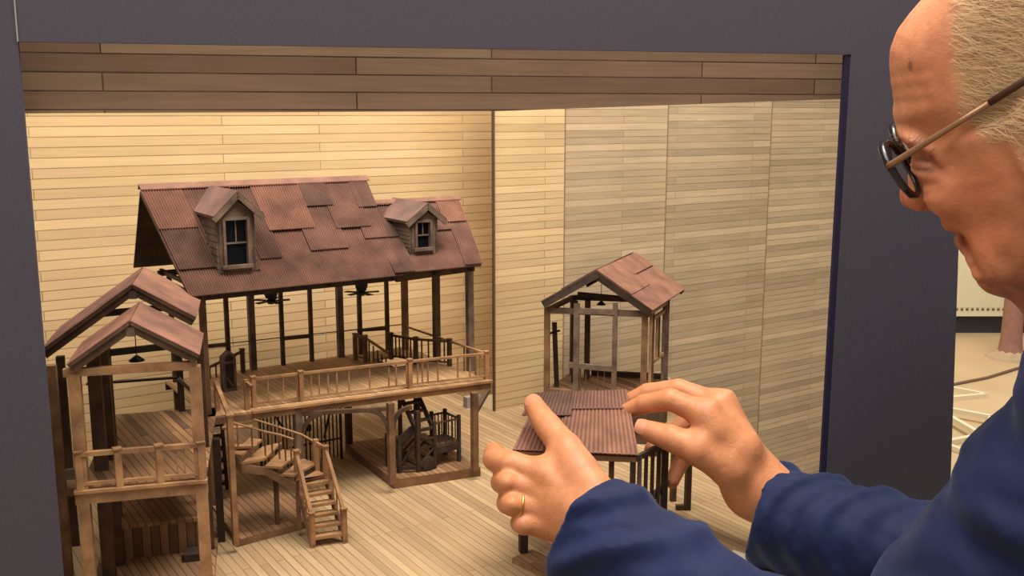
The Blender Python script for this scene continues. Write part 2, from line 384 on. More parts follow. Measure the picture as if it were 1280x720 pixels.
# --- ground platforms
def slab(name, corners, z0, z1, parent, mat='baseplank', rim='wood'):
    b = MB(); b.prism([V((p.x, p.y, Z0 + z0)) for p in corners], (0, 0, z1 - z0 - .0008)); o = obj(name, b, rim, parent)
    b = MB(); b.prism([V((p.x, p.y, Z0 + z1 - .0008)) for p in corners], (0, 0, .0008)); obj('boards', b, mat, o); return o
bf, br_, bl = P(.537, 1.075, 0), P(.652, 1.052, 0), P(.545, 1.240, 0)
slab('base_platform', [bf, br_, br_ + (bl - bf), bl], 0, .0125, house)
lf, lr, ll = G(297, 684), G(392, 658), G(267, 642)
slab('base_platform', [lf, lr, lr + (ll - lf) * 1.15, ll + (ll - lf) * .15], 0, .0085, house)
# --- deck with a stair hole
hu0, hu1, hv0, hv1 = .600, .648, 1.205, 1.262
dfl, dfr = V(G(316, 514, DZ)), V(G(612, 476, DZ))
u_fl, v_fl, _ = uvz(dfl); u_fr, v_fr, _ = uvz(dfr)
ul, ur, vr = .322, u_fr, 1.306
def vf(u): return v_fl + (v_fr - v_fl) * (u - u_fl) / (u_fr - u_fl)
polys = [[(ul, vf(ul)), (ur, vf(ur)), (ur, hv0), (ul, hv0)], [(ul, hv0), (hu0, hv0), (hu0, hv1), (ul, hv1)], [(hu1, hv0), (ur, hv0), (ur, hv1), (hu1, hv1)], [(ul, hv1), (ur, hv1), (ur, vr), (ul, vr)]]
b = MB()
for pl in polys: b.prism([P(u, v, DZ - .003) for u, v in pl], (0, 0, .003))
deck = obj('deck', b, 'decktop', house)
b = MB(); b.beam(P(u_fl, vf(u_fl) + .002, DZ - .0045), P(ur + .001, vf(ur) + .002, DZ - .0045), .0045, .0115)
b.beam(P(u_fl - .001, vf(u_fl) - .001, DZ - .0005), P(ur + .003, vf(ur) - .001, DZ - .0005), .0065, .003); obj('fascia', b, 'woodlight', deck)
b = MB(); b.beam(P(ul, vf(ul), DZ - .006), P(u_fl, vf(u_fl), DZ - .006), .004, .008); obj('fascia', b, 'wood', deck)
b = MB(); b.beam(P(ur, vf(ur), DZ - .0065), P(ur, vr, DZ - .0065), .004, .008); obj('fascia', b, 'wood', deck)
b = MB(); b.beam(P(ul, vr, DZ - .0075), P(ur, vr, DZ - .0075), .004, .009); obj('fascia', b, 'wooddark', deck)
for u in (.40, .47, .54, .61):
    b = MB(); b.beam(P(u, vf(u) + .006, DZ - .007), P(u, vr - .004, DZ - .007), .004, .008); obj('joist', b, 'wooddark', deck)
# --- posts
def post_part(p, q, w, mat='wooddark', name='post', up=W):
    b = MB(); b.beam(p, q, w, w, up); return obj(name, b, mat, house)
pC = V(G(490, 604, .0125)); pR = V(G(593.5, 588, .0125)); pRr = P(.549, 1.235, .0125)
mxy = onv(371.5, 505, vf(.43) + .004); pM = V((mxy.x, mxy.y, Z0))
for p in (pC, pR): post_part(V((p.x, p.y, Z0 + .0125)), V((p.x, p.y, Z0 + DZ - .004)), .0078, 'wood')
post_part(pM, V((pM.x, pM.y, Z0 + DZ - .004)), .0085, 'woodgrey')
post_part(pRr, P(.549, 1.235, DZ - .004), .0080, 'woodblack')
post_part(P(.652, 1.225, .0), P(.652, 1.225, DZ - .004), .0075, 'wooddark')
post_part(P(.325, 1.13, 0), P(.325, 1.13, .266), .0070, 'wood')                       # left front, ground to eave
post_part(P(.332, 1.295, 0), P(.332, 1.295, .266), .0055, 'wooddark')
uR = .684
post_part(P(uR, 1.128, DZ), P(uR - .001, 1.128, .262), .0085, 'woodgrey')
post_part(P(.672, 1.20, DZ), P(.672, 1.20, .262), .0085, 'wooddark')
post_part(P(.668, 1.288, DZ), P(.668, 1.288, .262), .0080, 'wood')
for x, w, mt in ((316.5, .0082, 'woodgrey'), (426.5, .0084, 'woodgrey'), (286, .0055, 'wooddark'), (354, .0052, 'wooddark'), (390, .0052, 'wooddark'), (451, .0055, 'wooddark'), (485, .0052, 'wooddark')):
    u = uvz(onv(x, 452, 1.30))[0]; post_part(P(u, 1.30, DZ), P(u, 1.30, .266), w, mt)
# rear window frames (sills and wires)
for xa, xb, ya, yb, h in ((254, 287, 433.5, 430, .0050), (354, 390, 423, 419.5, .0052), (447, 486, 413, 410.5, .0042)):
    b = MB(); b.beam(onv(xa, ya, 1.30), onv(xb, yb, 1.30), .0045, h); obj('sill', b, 'wooddark', house)
b = MB(); b.beam(onv(287, 429, 1.302), onv(508, 405, 1.302), .0012, .0012); obj('wire_rail', b, 'iron', house)
# eave and tie beams
b = MB(); b.beam(P(.565, 1.112, .2625), P(.684, 1.118, .2655), .005, .009); obj('eave_beam', b, 'wooddark', house)
b = MB(); b.beam(P(.322, 1.115, .2625), P(.566, 1.115, .2625), .005, .006); obj('eave_beam', b, 'woodblack', house)
b = MB(); b.beam(P(.322, 1.31, .264), P(.684, 1.31, .264), .005, .007); obj('eave_beam', b, 'woodblack', house)
for u in (.33, .385, .43, .475, .52, .56, .62, .675):
    b = MB(); b.beam(P(u, 1.105, .2655), P(u, 1.325, .2655), .004, .005); obj('tie_beam', b, 'woodblack', house)
# curved brackets under the deck
def bracket(a, bpt, c, parent=house, w=.0060, h=.0050, mat='wooddark', n=7):
    mb = MB(); a, bpt, c = V(a), V(bpt), V(c); pts = [a * (1 - t) ** 2 + bpt * 2 * t * (1 - t) + c * t * t for t in [i / n for i in range(n + 1)]]
    nrm = (bpt - a).cross(c - bpt).normalized()
    for p, q in zip(pts, pts[1:]):
        d = (q - p).normalized(); mb.beam(p - d * .0004, q + d * .0004, w, h, nrm.cross(d) if abs(nrm.z) < .9 else UP)
    return obj('bracket', mb, mat, parent)
eu = (pC - pM); eu.z = 0; eu.normalize(); ztop_ = Z0 + DZ - .0085
def at(p, s, z): return V((p.x, p.y, Z0 + z)) + eu * s
bracket(at(pC, -.003, .080), at(pC, -.006, .112), at(pC, -.040, DZ - .011), w=.006)
bracket(at(pC, .003, .082), at(pC, .004, .108), at(pC, .026, DZ - .011), w=.005)
bracket(at(pM, .004, .080), at(pM, .008, .110), at(pM, .040, DZ - .011), w=.006)
b = MB(); b.beam(at(pM, .004, DZ - .0115), at(pC, -.004, DZ - .0115), .005, .005); obj('arch_beam', b, 'wooddark', house)
b = MB(); b.beam(V((pR.x, pR.y, Z0 + .088)), dfr - UP * .012 + U * -.002 , .005, .005); obj('bracket', b, 'wooddark', house)
# --- deck railings
RH = .0355
r0 = onv(312, 500, vf(.372)); pts = []
for x, y in ((318, 509.5), (377, 502), (512.5, 485.5), (608, 474.5)): pts.append(V(G(x, y, DZ)))
railing(house, pts, RH, [[.3, .62, .92], [.09, .16, .24, .32, .43, .62, .80, .87, .97], [.1, .16, .23, .36, .62, .78, .92]], name='deck_railing', mat='woodlight')
rR1 = P(.668, 1.288, DZ)
b = MB(); b.beam(pts[-1] + UP * RH, rR1 + UP * RH, .0028, .0024); rr = obj('deck_railing', b, 'woodlight', house)
for t in (.12, .25):
    p = lerp(pts[-1], rR1, t); b = MB(); b.beam(p, p + UP * RH, .0017, .0017, W); obj('baluster', b, 'wood', rr)
# stairwell railings on the deck
q = [V(G(444.5, 450, DZ)), V(G(457, 452.5, DZ)), V(G(489, 452, DZ)), V(G(520, 453, DZ)), V(G(562, 458, DZ))]
railing(house, [q[0], q[1]], RH, 0, name='stairwell_railing', mat='wood')
b = MB(); e = q[2] + UP * .010
b.beam(q[1] + UP * RH, V(G(489, 444, DZ)), .0035, .003)
sr = obj('stairwell_railing', b, 'woodlight', house)
for t in (.15, .32, .48, .64, .8):
    p = lerp(q[1], V(G(489, 455, DZ)), t); tp = lerp(q[1] + UP * RH, V(G(489, 444, DZ)), t); b = MB(); b.beam(p, V((p.x, p.y, max(tp.z, p.z + .003))), .0016, .0016, W); obj('baluster', b, 'wooddark', sr)
q2 = [V(G(489, 449, DZ)), V(G(520, 455, DZ)), V(G(562, 457.5, DZ))]
railing(house, q2, RH, [[.2, .35, .5, .65, .8], [.18, .38, .62, .85]], name='stairwell_railing', mat='wooddark')
# railing of the stair going down at the rear left
ra, rb_ = onv(258, 489, 1.285), onv(304, 466, 1.285)
railing(house, [ra, rb_], .030, [.12, .28, .42, .8], name='rear_stair_railing', mat='wooddark', posts=[0, 1], low=False)
# --- roofs
ridgeL, ridgeM = P(.284, 1.215, .377), P(.575, 1.215, .377)
eL, eM = P(.302, 1.098, .2695), P(.568, 1.098, .2695)
rL, rM = P(.298, 1.335, .272), P(.580, 1.335, .272)
def shell(name, Q, parent, mat, th=.0022):
    a = [V(p) for p in Q]; n = (a[1] - a[0]).cross(a[3] - a[0]).normalized()
    if n.z < 0: n = -n
    b = MB(); b.prism([p - n * .0006 for p in a], -n * th); return obj(name, b, mat, parent)
roof = shell('roof', [ridgeL, ridgeM, eM, eL], house, 'woodblack')
b = MB(); n_ = (rM - rL).cross(ridgeL - rL).normalized(); n_ = n_ if n_.z > 0 else -n_
b.prism([ridgeL, ridgeM, rM, rL], -n_ * .0022); obj('back_slope', b, 'woodblack', roof)
def sheets(Q, spec, parent):
    for i, (s0, s1, t0, t1, lift, mt) in enumerate(spec):
        b = MB(); corrugated(b, Q, s0, s1, t0, t1, lift); obj('roof_sheet', b, mt, parent)
Q1 = [ridgeL, ridgeM, eM, eL]
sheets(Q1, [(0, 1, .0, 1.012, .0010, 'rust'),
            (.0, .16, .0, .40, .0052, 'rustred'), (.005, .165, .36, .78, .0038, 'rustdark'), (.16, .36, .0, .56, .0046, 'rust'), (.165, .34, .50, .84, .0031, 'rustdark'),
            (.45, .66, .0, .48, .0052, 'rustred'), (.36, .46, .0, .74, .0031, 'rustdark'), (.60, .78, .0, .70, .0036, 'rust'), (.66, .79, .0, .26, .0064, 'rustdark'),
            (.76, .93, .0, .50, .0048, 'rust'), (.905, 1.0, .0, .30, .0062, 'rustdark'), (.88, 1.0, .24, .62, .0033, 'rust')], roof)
b = MB(); hw = V((0, 0, 0))
for Qs, nn in (((ridgeL, ridgeM), 1),):
    s1 = (eL - ridgeL).normalized() * .009; s2 = (rL - ridgeL).normalized() * .009; up = UP * .0100
    a0, a1 = ridgeL - U * .001, ridgeM + U * .002
    b.prism([a0 + up, a0 + up + s1, a0 + up + s1 - UP * .0012, a0 + up - UP * .0015, a0 + up + s2 - UP * .0012, a0 + up + s2], a1 - a0)
obj('ridge_cap', b, 'rustred', roof)
# lower roof on the right
r2L, r2M = P(.560, 1.205, .3455), P(.714, 1.205, .3455)
e2L, e2M = P(.556, 1.098, .2715), P(.684, 1.098, .2715)
b2L, b2M = P(.572, 1.31, .274), P(.716, 1.31, .274)
roof2 = shell('roof', [r2L, r2M, e2M, e2L], house, 'woodblack')
b = MB(); n_ = (b2M - b2L).cross(r2L - b2L).normalized(); n_ = n_ if n_.z > 0 else -n_
b.prism([r2L, r2M, b2M, b2L], -n_ * .002); obj('back_slope', b, 'woodblack', roof2)
Q2 = [r2L, r2M, e2M, e2L]
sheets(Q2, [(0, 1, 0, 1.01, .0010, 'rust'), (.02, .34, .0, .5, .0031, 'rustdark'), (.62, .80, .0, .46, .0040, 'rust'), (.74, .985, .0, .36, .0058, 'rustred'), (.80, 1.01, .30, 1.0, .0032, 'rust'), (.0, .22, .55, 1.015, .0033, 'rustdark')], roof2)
b = MB(); s1 = (e2L - r2L).normalized() * .008; s2 = (b2L - r2L).normalized() * .008; up = UP * .0088
a0, a1 = r2L, r2M + U * .001
b.prism([a0 + up, a0 + up + s1, a0 + up + s1 - UP * .0012, a0 + up - UP * .0015, a0 + up + s2 - UP * .0012, a0 + up + s2], a1 - a0); obj('ridge_cap', b, 'rustred', roof2)
# --- dormers
def dormer(parent, slopeQ, bl, br, el, er, apex, backridge, backeave, win, label):
    n = (slopeQ[1] - slopeQ[0]).cross(slopeQ[3] - slopeQ[0])
    base = plane_hit((bl[0] + br[0]) / 2, (bl[1] + br[1]) / 2, slopeQ[0], n)
    v = base.dot(W) - .001
    f = lambda p, dv=0.0: onv(p[0], p[1], v + dv)
    BL, BR, EL, ER, AP = f(bl), f(br), f(el), f(er), f(apex)
    zb = (BL.z + BR.z) / 2; ze = (EL.z + ER.z) / 2
    u0, u1 = uvz(BL)[0], uvz(BR)[0]; uw0, uw1 = u0, u1
    ua = uvz(AP)[0]; za = AP.z - Z0; zb -= Z0; ze -= Z0
    sl = (slopeQ[0].z - slopeQ[3].z) / (uvz(slopeQ[0])[1] - uvz(slopeQ[3])[1])
    vat = lambda z: uvz(slopeQ[3])[1] + (z + Z0 - slopeQ[3].z) / sl + .004
    ueL, ueR = uvz(EL)[0], uvz(ER)[0]
    zw = ze + .006
    # walls
    w0, w1, y0, y1 = [uvz(f(q_)) for q_ in ((win[0], win[3]), (win[1], win[3]), (win[0], win[2]), (win[1], win[3]))]
    wu0, wu1 = w0[0], w1[0]; wz0, wz1 = w0[2], y0[2]
    apx = za - .006
    b = MB(); th = W * .004
    def quad(pts): b.prism([P(u, v, z) for u, z in pts], th)
    quad([(u0, zb), (u1, zb), (u1, wz0), (u0, wz0)])
    quad([(u0, wz0), (wu0, wz0), (wu0, wz1), (u0, wz1)]); quad([(wu1, wz0), (u1, wz0), (u1, wz1), (wu1, wz1)])
    quad([(u0, wz1), (u1, wz1), (u1, zw), (ua, apx), (u0, zw)])
    d = obj('dormer', b, 'woodgrey', parent, label=label)
    for uu in (u0, u1 - .003):                         # cheeks boarded with clapboard steps
        b = MB(); k = 9
        for i in range(k):
            za_, zb_ = lerp(zb, zw, i / k), lerp(zb, zw, (i + 1) / k)
            b.prism([P(uu - .0008, v, za_), P(uu + .0038, v, za_), P(uu + .003, v, zb_), P(uu, v, zb_)], W * max(.004, vat(zb_) - v))
        obj('side_wall', b, 'woodgrey', d)
    b = MB(); t = .0032
    for (a_, c_) in (((wu0, wz0), (wu0, wz1)), ((wu1, wz0), (wu1, wz1)), ((wu0, wz1), (wu1, wz1))):
        b.beam(P(a_[0], v - .001, a_[1]), P(c_[0], v - .001, c_[1]), .003, t, W)
    b.beam(P(wu0 - .004, v - .002, wz0 - .001), P(wu1 + .004, v - .002, wz0 - .001), .005, .004)
    wf = obj('window_frame', b, 'woodgrey', d)
    b = MB(); b.prism([P(wu0, v + .003, wz0), P(wu1, v + .003, wz0), P(wu1, v + .003, wz1), P(wu0, v + .003, wz1)], W * .001); obj('pane', b, 'pane', wf)
    b = MB(); zm = lerp(wz0, wz1, .48); um = (wu0 + wu1) / 2
    b.beam(P(wu0, v + .0015, zm), P(wu1, v + .0015, zm), .0016, .0018); b.beam(P(um, v + .0015, zm), P(um, v + .0015, wz1), .0014, .0014, W)
    b.beam(P(wu0 + .0015, v + .002, wz0), P(wu0 + .0015, v + .002, wz1), .001, .0014, W); b.beam(P(wu1 - .0015, v + .002, wz0), P(wu1 - .0015, v + .002, wz1), .001, .0014, W)
    obj('glazing_bar', b, 'woodgrey', wf)
    # bargeboards + roof slopes
    fr = -.004
    for ue in (ueL, ueR):
        b = MB(); b.beam(P(ue, v + fr, ze), P(ua, v + fr, za), .003, .0058, W.cross(P(ua, v, za) - P(ue, v, ze))); obj('bargeboard', b, 'woodgrey', d)
        vb_r, vb_e = vat(za), vat(ze)
        nn = .0022
        b = MB(); b.prism([P(ue, v + fr - .001, ze + nn), P(ua, v + fr - .001, za + nn), P(ua, vb_r, za + nn), P(ue, vb_e, ze + nn)], UP * .0022); dr_ = obj('dormer_roof', b, 'rustdark', d); bb = MB(); corrugated(bb, [P(ua, v + fr - .001, za + nn + .0022), P(ua, vb_r, za + nn + .0022), P(ue, vb_e, ze + nn + .0022), P(ue, v + fr - .001, ze + nn + .0022)], 0, 1, 0, 1, .0010, .0030, .0006); obj('roof_sheet', bb, 'rustdark', dr_)
    return d
dormer(roof, Q1, (273.5, 343), (320.5, 341), (266, 276), (328, 272), (295.5, 244), (264, 241), (248, 274), (282, 312, 274, 333), 'left dormer with a two over one sash window')
dormer(roof2, Q2, (513, 319), (547, 317), (507, 283), (556, 277), (533, 258.5), (495, 257), (483, 280), (520, 538.5, 277, 311), 'right dormer, smaller, on the lower roof')
# --- winding stair at the front
stair = thing('winding_staircase', 'light wooden winding staircase descending from the left end of the deck to the stage floor', 'staircase', G(350, 650))
A0, A1 = V(G(391, 684, .0)), V(G(431, 678, .0))
B0, B1 = V(G(372, 606, .062)), V(G(408, 600, .062))
nst = 6
for i in range(nst):
    t = (i + .6) / nst
    p, q_ = lerp(A0, B0, t), lerp(A1, B1, t)
    d = (B0 - A0); d.z = 0; d.normalize()
    z = Z0 + .062 * (i + 1) / nst
    p.z = q_.z = z
    b = MB(); b.beam(p, q_, .0105, .0034); obj('tread', b, 'woodlight', stair)
for a_, b_ in ((A0, B0), (A1, B1)):
    b = MB(); b.beam(a_ + UP * .002, b_ + UP * .000, .003, .0075); obj('stringer', b, 'wood', stair)
RHs = .033
for a_, b_, m_ in ((A0, B0, 4), (A1, B1, 4)):
    railing(stair, [a_ + UP * .004, b_ + UP * .004], RHs, m_, name='stair_railing', mat='woodlight', low=False, drop=.004, bal=.0015, post=.0052)
b = MB(); b.beam(V((B0.x, B0.y, Z0 + .0085)), B0, .004, .004, W); obj('post', b, 'wood', stair)
# winder treads
outer = [B0, V(G(369, 603, .068)), V(G(352, 594, .076)), V(G(331, 583, .085)), V(G(302, 576, .096)), V(G(291, 572, .098))]
inner = [B1, V(G(396, 588, .068)), V(G(378, 574, .076)), V(G(353, 562, .085)), V(G(328, 556, .096)), V(G(312, 552, .098))]
for i in range(5):
    z = Z0 + .066 + i * .0085
    c4 = [outer[i], outer[i + 1], inner[i + 1], inner[i]]
    b = MB(); b.prism([V((p.x, p.y, z)) for p in c4], (0, 0, .0026)); obj('winder', b, 'woodlight', stair)
b = MB()
for i in range(4):
    a_, c_ = outer[i + 1], outer[i + 2]; za_, zc_ = Z0 + .066 + i * .0085, Z0 + .066 + (i + 1) * .0085
    dp = (.011, .0095, .0085, .009, .012)
    b.prism([V((a_.x, a_.y, za_ - dp[i])), V((c_.x, c_.y, zc_ - dp[i + 1])), V((c_.x, c_.y, zc_ + .0005)), V((a_.x, a_.y, za_ + .0005))], (V((.5, .85, 0)) * .0025))
obj('curved_stringer', b, 'wood', stair)
nw = V(G(295, 681, .0085))
b = MB(); b.beam(nw, V((nw.x, nw.y, Z0 + HT(nw.y, 520))), .0058, .0058, W); b.beam(V((nw.x, nw.y, Z0 + HT(nw.y, 520))), V((nw.x, nw.y, Z0 + HT(nw.y, 518))), .0078, .0078, W); obj('newel_post', b, 'woodlight', stair)
pm = V(G(347, 655, .0085)); b = MB(); b.beam(pm, V((pm.x, pm.y, Z0 + .078)), .0045, .0045, W); obj('post', b, 'wooddark', stair)
# winder handrails (curved)
def curve_rail(pts, r, mat, nb, drop):
    b = MB(); b.tube(pts, r, 6); o = obj('handrail', b, mat, stair)
    k = len(pts) - 1
    for i in range(nb):
        t = (i + .5) / nb * k; j = min(int(t), k - 1); p = lerp(pts[j], pts[j + 1], t - j)
        b = MB(); b.beam(p, p - UP * drop, .0015, .0015, W); obj('baluster', b, 'wood', o)
ro = [V((nw.x, nw.y, Z0 + HT(nw.y, 527)))] + [V((o_.x, o_.y, Z0 + HT(o_.y, y_))) for o_, y_ in ((outer[3], 539), (outer[2], 543.5), (outer[1], 549))]
curve_rail(ro, .0013, 'woodlight', 7, .028)
ri = [V((p.x, p.y, Z0 + HT(p.y, y_))) for p, y_ in ((dfl, 524), (inner[3], 535), (inner[2], 543), (inner[1], 553))]
curve_rail(ri, .0013, 'woodlight', 8, .028)
for p, y0_, y1_ in ((inner[1], 549, 592), ):
    b = MB(); b.beam(V((p.x, p.y, Z0 + HT(p.y, y1_))), V((p.x, p.y, Z0 + HT(p.y, y0_))), .0052, .0052, W); obj('newel_post', b, 'woodlight', stair)
b = MB(); b.beam(V((inner[1].x, inner[1].y, Z0 + HT(inner[1].y, 553))), B1 + UP * (.004 + RHs), .0032, .003); obj('handrail', b, 'woodlight', stair)
# short railed flight from the deck down to the winders
l0 = V(G(272, 513, DZ)); l1 = V((nw.x, nw.y, Z0 + .1005)); m0 = V(G(309, 512, DZ))
m1 = l1 + (m0 - l0) * .9
b = MB(); b.beam(l0 + UP * .034, V((nw.x, nw.y, Z0 + HT(nw.y, 521))), .0042, .0036); hr = obj('handrail', b, 'woodlight', stair)
b = MB(); b.beam(l0 - UP * .002, l0 + UP * .036, .005, .005, W); obj('newel_post', b, 'woodlight', stair)
b = MB(); b.beam(m0 + UP * .034, dfl + UP * .030 , .0042, .0036); obj('handrail', b, 'woodlight', stair)
b = MB(); b.beam(m0 - UP * .001, m0 + UP * .037, .005, .005, W); obj('newel_post', b, 'woodlight', stair)
for t in (.35, .7):
    p, q_ = lerp(l0, l1, t), lerp(m0, m1, t); b = MB(); b.beam(p, q_, .008, .0022); obj('tread', b, 'woodlight', stair)
# --- dark back stair on the left, seen through its open risers
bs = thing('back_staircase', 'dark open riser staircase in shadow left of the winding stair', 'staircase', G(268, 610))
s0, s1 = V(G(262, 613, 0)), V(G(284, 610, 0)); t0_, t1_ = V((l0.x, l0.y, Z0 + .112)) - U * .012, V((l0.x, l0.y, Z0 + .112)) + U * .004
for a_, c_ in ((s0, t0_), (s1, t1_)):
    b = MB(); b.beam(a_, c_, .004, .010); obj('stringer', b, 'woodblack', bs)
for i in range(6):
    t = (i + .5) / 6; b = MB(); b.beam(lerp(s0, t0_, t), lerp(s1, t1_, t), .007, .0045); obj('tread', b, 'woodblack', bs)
# --- barred gate under the deck
gate = thing('barred_gate', 'double gate of thin black upright bars standing under the deck', 'gate', P(.48, 1.215, 0))
GV = 1.215
for (xa, xb, ta, tb_, ba, bb_) in ((324, 371, 520.5, 515.5, 567.5, 565.5), (376, 425, 515, 510, 562, 554)):
    ua, ub = uvz(onv(xa, ta, GV))[0], uvz(onv(xb, tb_, GV))[0]
    zt = .112
    b = MB(); b.beam(P(ua, GV, zt), P(ub, GV, zt), .0022, .0022); b.beam(P(ua, GV, .030), P(ub, GV, .030), .0022, .0022)
    b.beam(P(ua, GV, 0), P(ua, GV, zt), .003, .003, W); b.beam(P(ub, GV, 0), P(ub, GV, zt), .003, .003, W)
    b.beam(P(lerp(ua, ub, .55 if xa > 350 else .1), GV - .002, .035 if xa > 350 else .105), P(lerp(ua, ub, .9 if xa > 350 else .6), GV - .002, .108 if xa > 350 else .06), .0022, .0022)
    lf_ = obj('gate_leaf', b, 'iron', gate)
    for i in range(9):
        u = lerp(ua, ub, (i + 1) / 10); b = MB(); b.beam(P(u, GV, 0.004), P(u, GV, zt), .0015, .0015, W); obj('bar', b, 'iron', lf_)
b = MB(); pz = onv(386, 535, GV - .004); b.beam(pz - UP * .004, pz + UP * .004, .006, .004, W); obj('lock', b, 'iron', gate)
# --- dark stair unit under the deck on the right platform
su = thing('scaffold_staircase', 'dark skeletal stair unit with side landing standing on the right platform under the deck', 'staircase', G(530, 590, .0125))
o_ = V(G(523, 590, .0125)); q_ = V(G(543.5, 585, .0125)); zb0 = Z0 + .0125
ux = (q_ - o_); wid = ux.length; ux.normalize(); vx = V((-ux.y, ux.x, 0))
def sp_(a, c, z): return o_ + ux * (a * wid) + vx * c + UP * z
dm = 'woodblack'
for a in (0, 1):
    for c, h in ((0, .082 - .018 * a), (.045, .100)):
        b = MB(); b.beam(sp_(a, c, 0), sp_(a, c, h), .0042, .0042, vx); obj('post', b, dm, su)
    b = MB(); b.beam(sp_(a, .002, .052), sp_(a, .055, .104), .0028, .007); obj('stringer', b, dm, su)
for i in range(6):
    b = MB(); t = i / 5; b.beam(sp_(0, .004 + .05 * t, .054 + .048 * t), sp_(1, .004 + .05 * t, .054 + .048 * t), .0085, .0022); obj('tread', b, 'wooddark', su)
for z0_, z1_, f_ in ((.008, .030, 0), (.032, .050, 1)):
    b = MB(); b.beam(sp_(f_, -.001, z0_), sp_(1 - f_, -.001, z1_), .0018, .0022, vx); obj('brace', b, dm, su)
for z in (.004, .031, .042, .056):
    b = MB(); b.beam(sp_(0, 0, z), sp_(1, 0, z), .0026, .0026); obj('rail', b, dm, su)
for a in (0, 1):
    b = MB(); b.beam(sp_(a, 0, .008), sp_(a, .045, .008), .0026, .0026); obj('rail', b, dm, su)
    b = MB(); b.beam(sp_(a, .0, .05), sp_(a, .045, .012), .002, .002); obj('brace', b, dm, su)
b = MB(); b.beam(sp_(1, .020, .028), sp_(2.6, .020, .028), .034, .003); obj('landing', b, 'wooddark', su)
b = MB(); b.beam(sp_(1, .003, .022), sp_(2.6, .003, .022), .003, .009); obj('landing_fascia', b, dm, su)
for a, c in ((2.6, .003), (2.6, .037), (1.75, .037)):
    b = MB(); b.beam(sp_(a, c, 0), sp_(a, c, .064), .0042, .0042, vx); obj('post', b, dm, su)
for (a, c, a2, c2) in ((1, .003, 2.6, .003), (2.6, .003, 2.6, .037), (1.75, .037, 2.6, .037)):
    b = MB(); b.beam(sp_(a, c, .059), sp_(a2, c2, .059), .0024, .0024); obj('rail', b, 'wooddark', su)
    for t in (.25, .5, .75):
        b = MB(); b.beam(sp_(lerp(a, a2, t), lerp(c, c2, t), .03), sp_(lerp(a, a2, t), lerp(c, c2, t), .059), .0013, .0013, vx); obj('baluster', b, dm, su)
for a, c in ((-.85, .012), (-.85, .042)):
    b = MB(); b.beam(sp_(a, c, 0), sp_(a, c, .045), .0048, .0048, vx); obj('post', b, dm, su)
b = MB(); b.beam(sp_(-.85, .012, .042), sp_(0, .012, .055), .003, .010); obj('rail', b, dm, su)
b = MB(); b.beam(sp_(-.85, .012, .006), sp_(0, .0, .006), .003, .004); obj('rail', b, dm, su)
b = MB(); b.beam(sp_(-.85, .012, .03), sp_(0, .012, .05), .0022, .0022); b.beam(sp_(-.8, .012, .008), sp_(0, .012, .032), .0022, .0022); obj('brace', b, dm, su)
b = MB(); b.beam(sp_(-.3, .03, .010), sp_(-.3, .03, .022), .012, .012, vx); obj('counterweight', b, dm, su)
b = MB(); b.lathe(sp_(.55, -.004, .010), [(.004, -.001), (.0095, -.001), (.0095, .001), (.004, .001)], 16, axis=vx); obj('wheel', b, dm, su)
# --- ceiling fans
def fan(px, py_top, py, label):
    hubp = onv(px, py, 1.20); top = V((hubp.x, hubp.y, Z0 + .263))
    t = thing('ceiling_fan', label, 'fan', hubp, 'ceiling fans under the roof')
    b = MB(); b.tube([top, hubp], .0012, 6); obj('rod', b, 'iron', t)
    b = MB(); b.lathe(hubp + UP * .006, [(.002, -.003), (.0065, -.002), (.0085, .003), (.0085, .009), (.006, .0115), (.002, .012)], 14); obj('motor', b, 'iron', t, smooth=False)
    b = MB(); b.lathe(hubp, [(.001, -.004), (.0045, -.003), (.006, .001), (.004, .003)], 12); obj('hub', b, 'iron', t)
    for k in range(5):
        a = k * math.tau / 5 + .35; d = V((math.cos(a), math.sin(a), 0)); s = V((-d.y, d.x, 0))
        b = MB(); b.prism([hubp + d * .004 - s * .0018, hubp + d * .008 - s * .0036, hubp + d * .023 - s * .0044, hubp + d * .024 + s * .004, hubp + d * .008 + s * .003, hubp + d * .004 + s * .0018], (0, 0, .0011)); obj('blade', b, 'iron', t)
fan(339, 360, 376.5, 'black ceiling fan hanging under the big roof below the left dormer')
fan(452, 352, 366, 'black ceiling fan hanging under the right end of the big roof')
# --- grey cabinet on the deck
kp = V(G(288, 489, DZ)); cab = thing('door_cabinet', 'little grey weathered cabinet with pointed top standing on the deck beside the stair head', 'cabinet', kp)
hk = HT(kp.y, 447) - DZ; wk = .0165
def kq(a, c, z): return kp + U * a + W * c + UP * z
b = MB(); b.prism([kq(-wk / 2, 0, 0), kq(wk / 2, 0, 0), kq(wk / 2, 0, hk), kq(0, 0, hk + .007), kq(-wk / 2, 0, hk)], W * .012); obj('carcass', b, 'woodblack', cab)
b = MB()
for a in (-wk / 2 + .0015, wk / 2 - .0015): b.beam(kq(a, -.0008, 0), kq(a, -.0008, hk), .003, .0022, W)
b.beam(kq(-wk / 2, -.0008, hk), kq(0, -.0008, hk + .0075), .0022, .0035, W.cross(U)); b.beam(kq(0, -.0008, hk + .0075), kq(wk / 2, -.0008, hk), .0022, .0035)
b.beam(kq(-wk / 2, -.0008, hk - .006), kq(wk / 2, -.0008, hk - .006), .002, .003); b.beam(kq(-wk / 2, -.0008, .002), kq(wk / 2, -.0008, .002), .002, .004)
b.beam(kq(-.004, -.0008, .018), kq(.004, -.0008, .006), .0016, .002); obj('door_frame', b, 'woodgrey', cab)
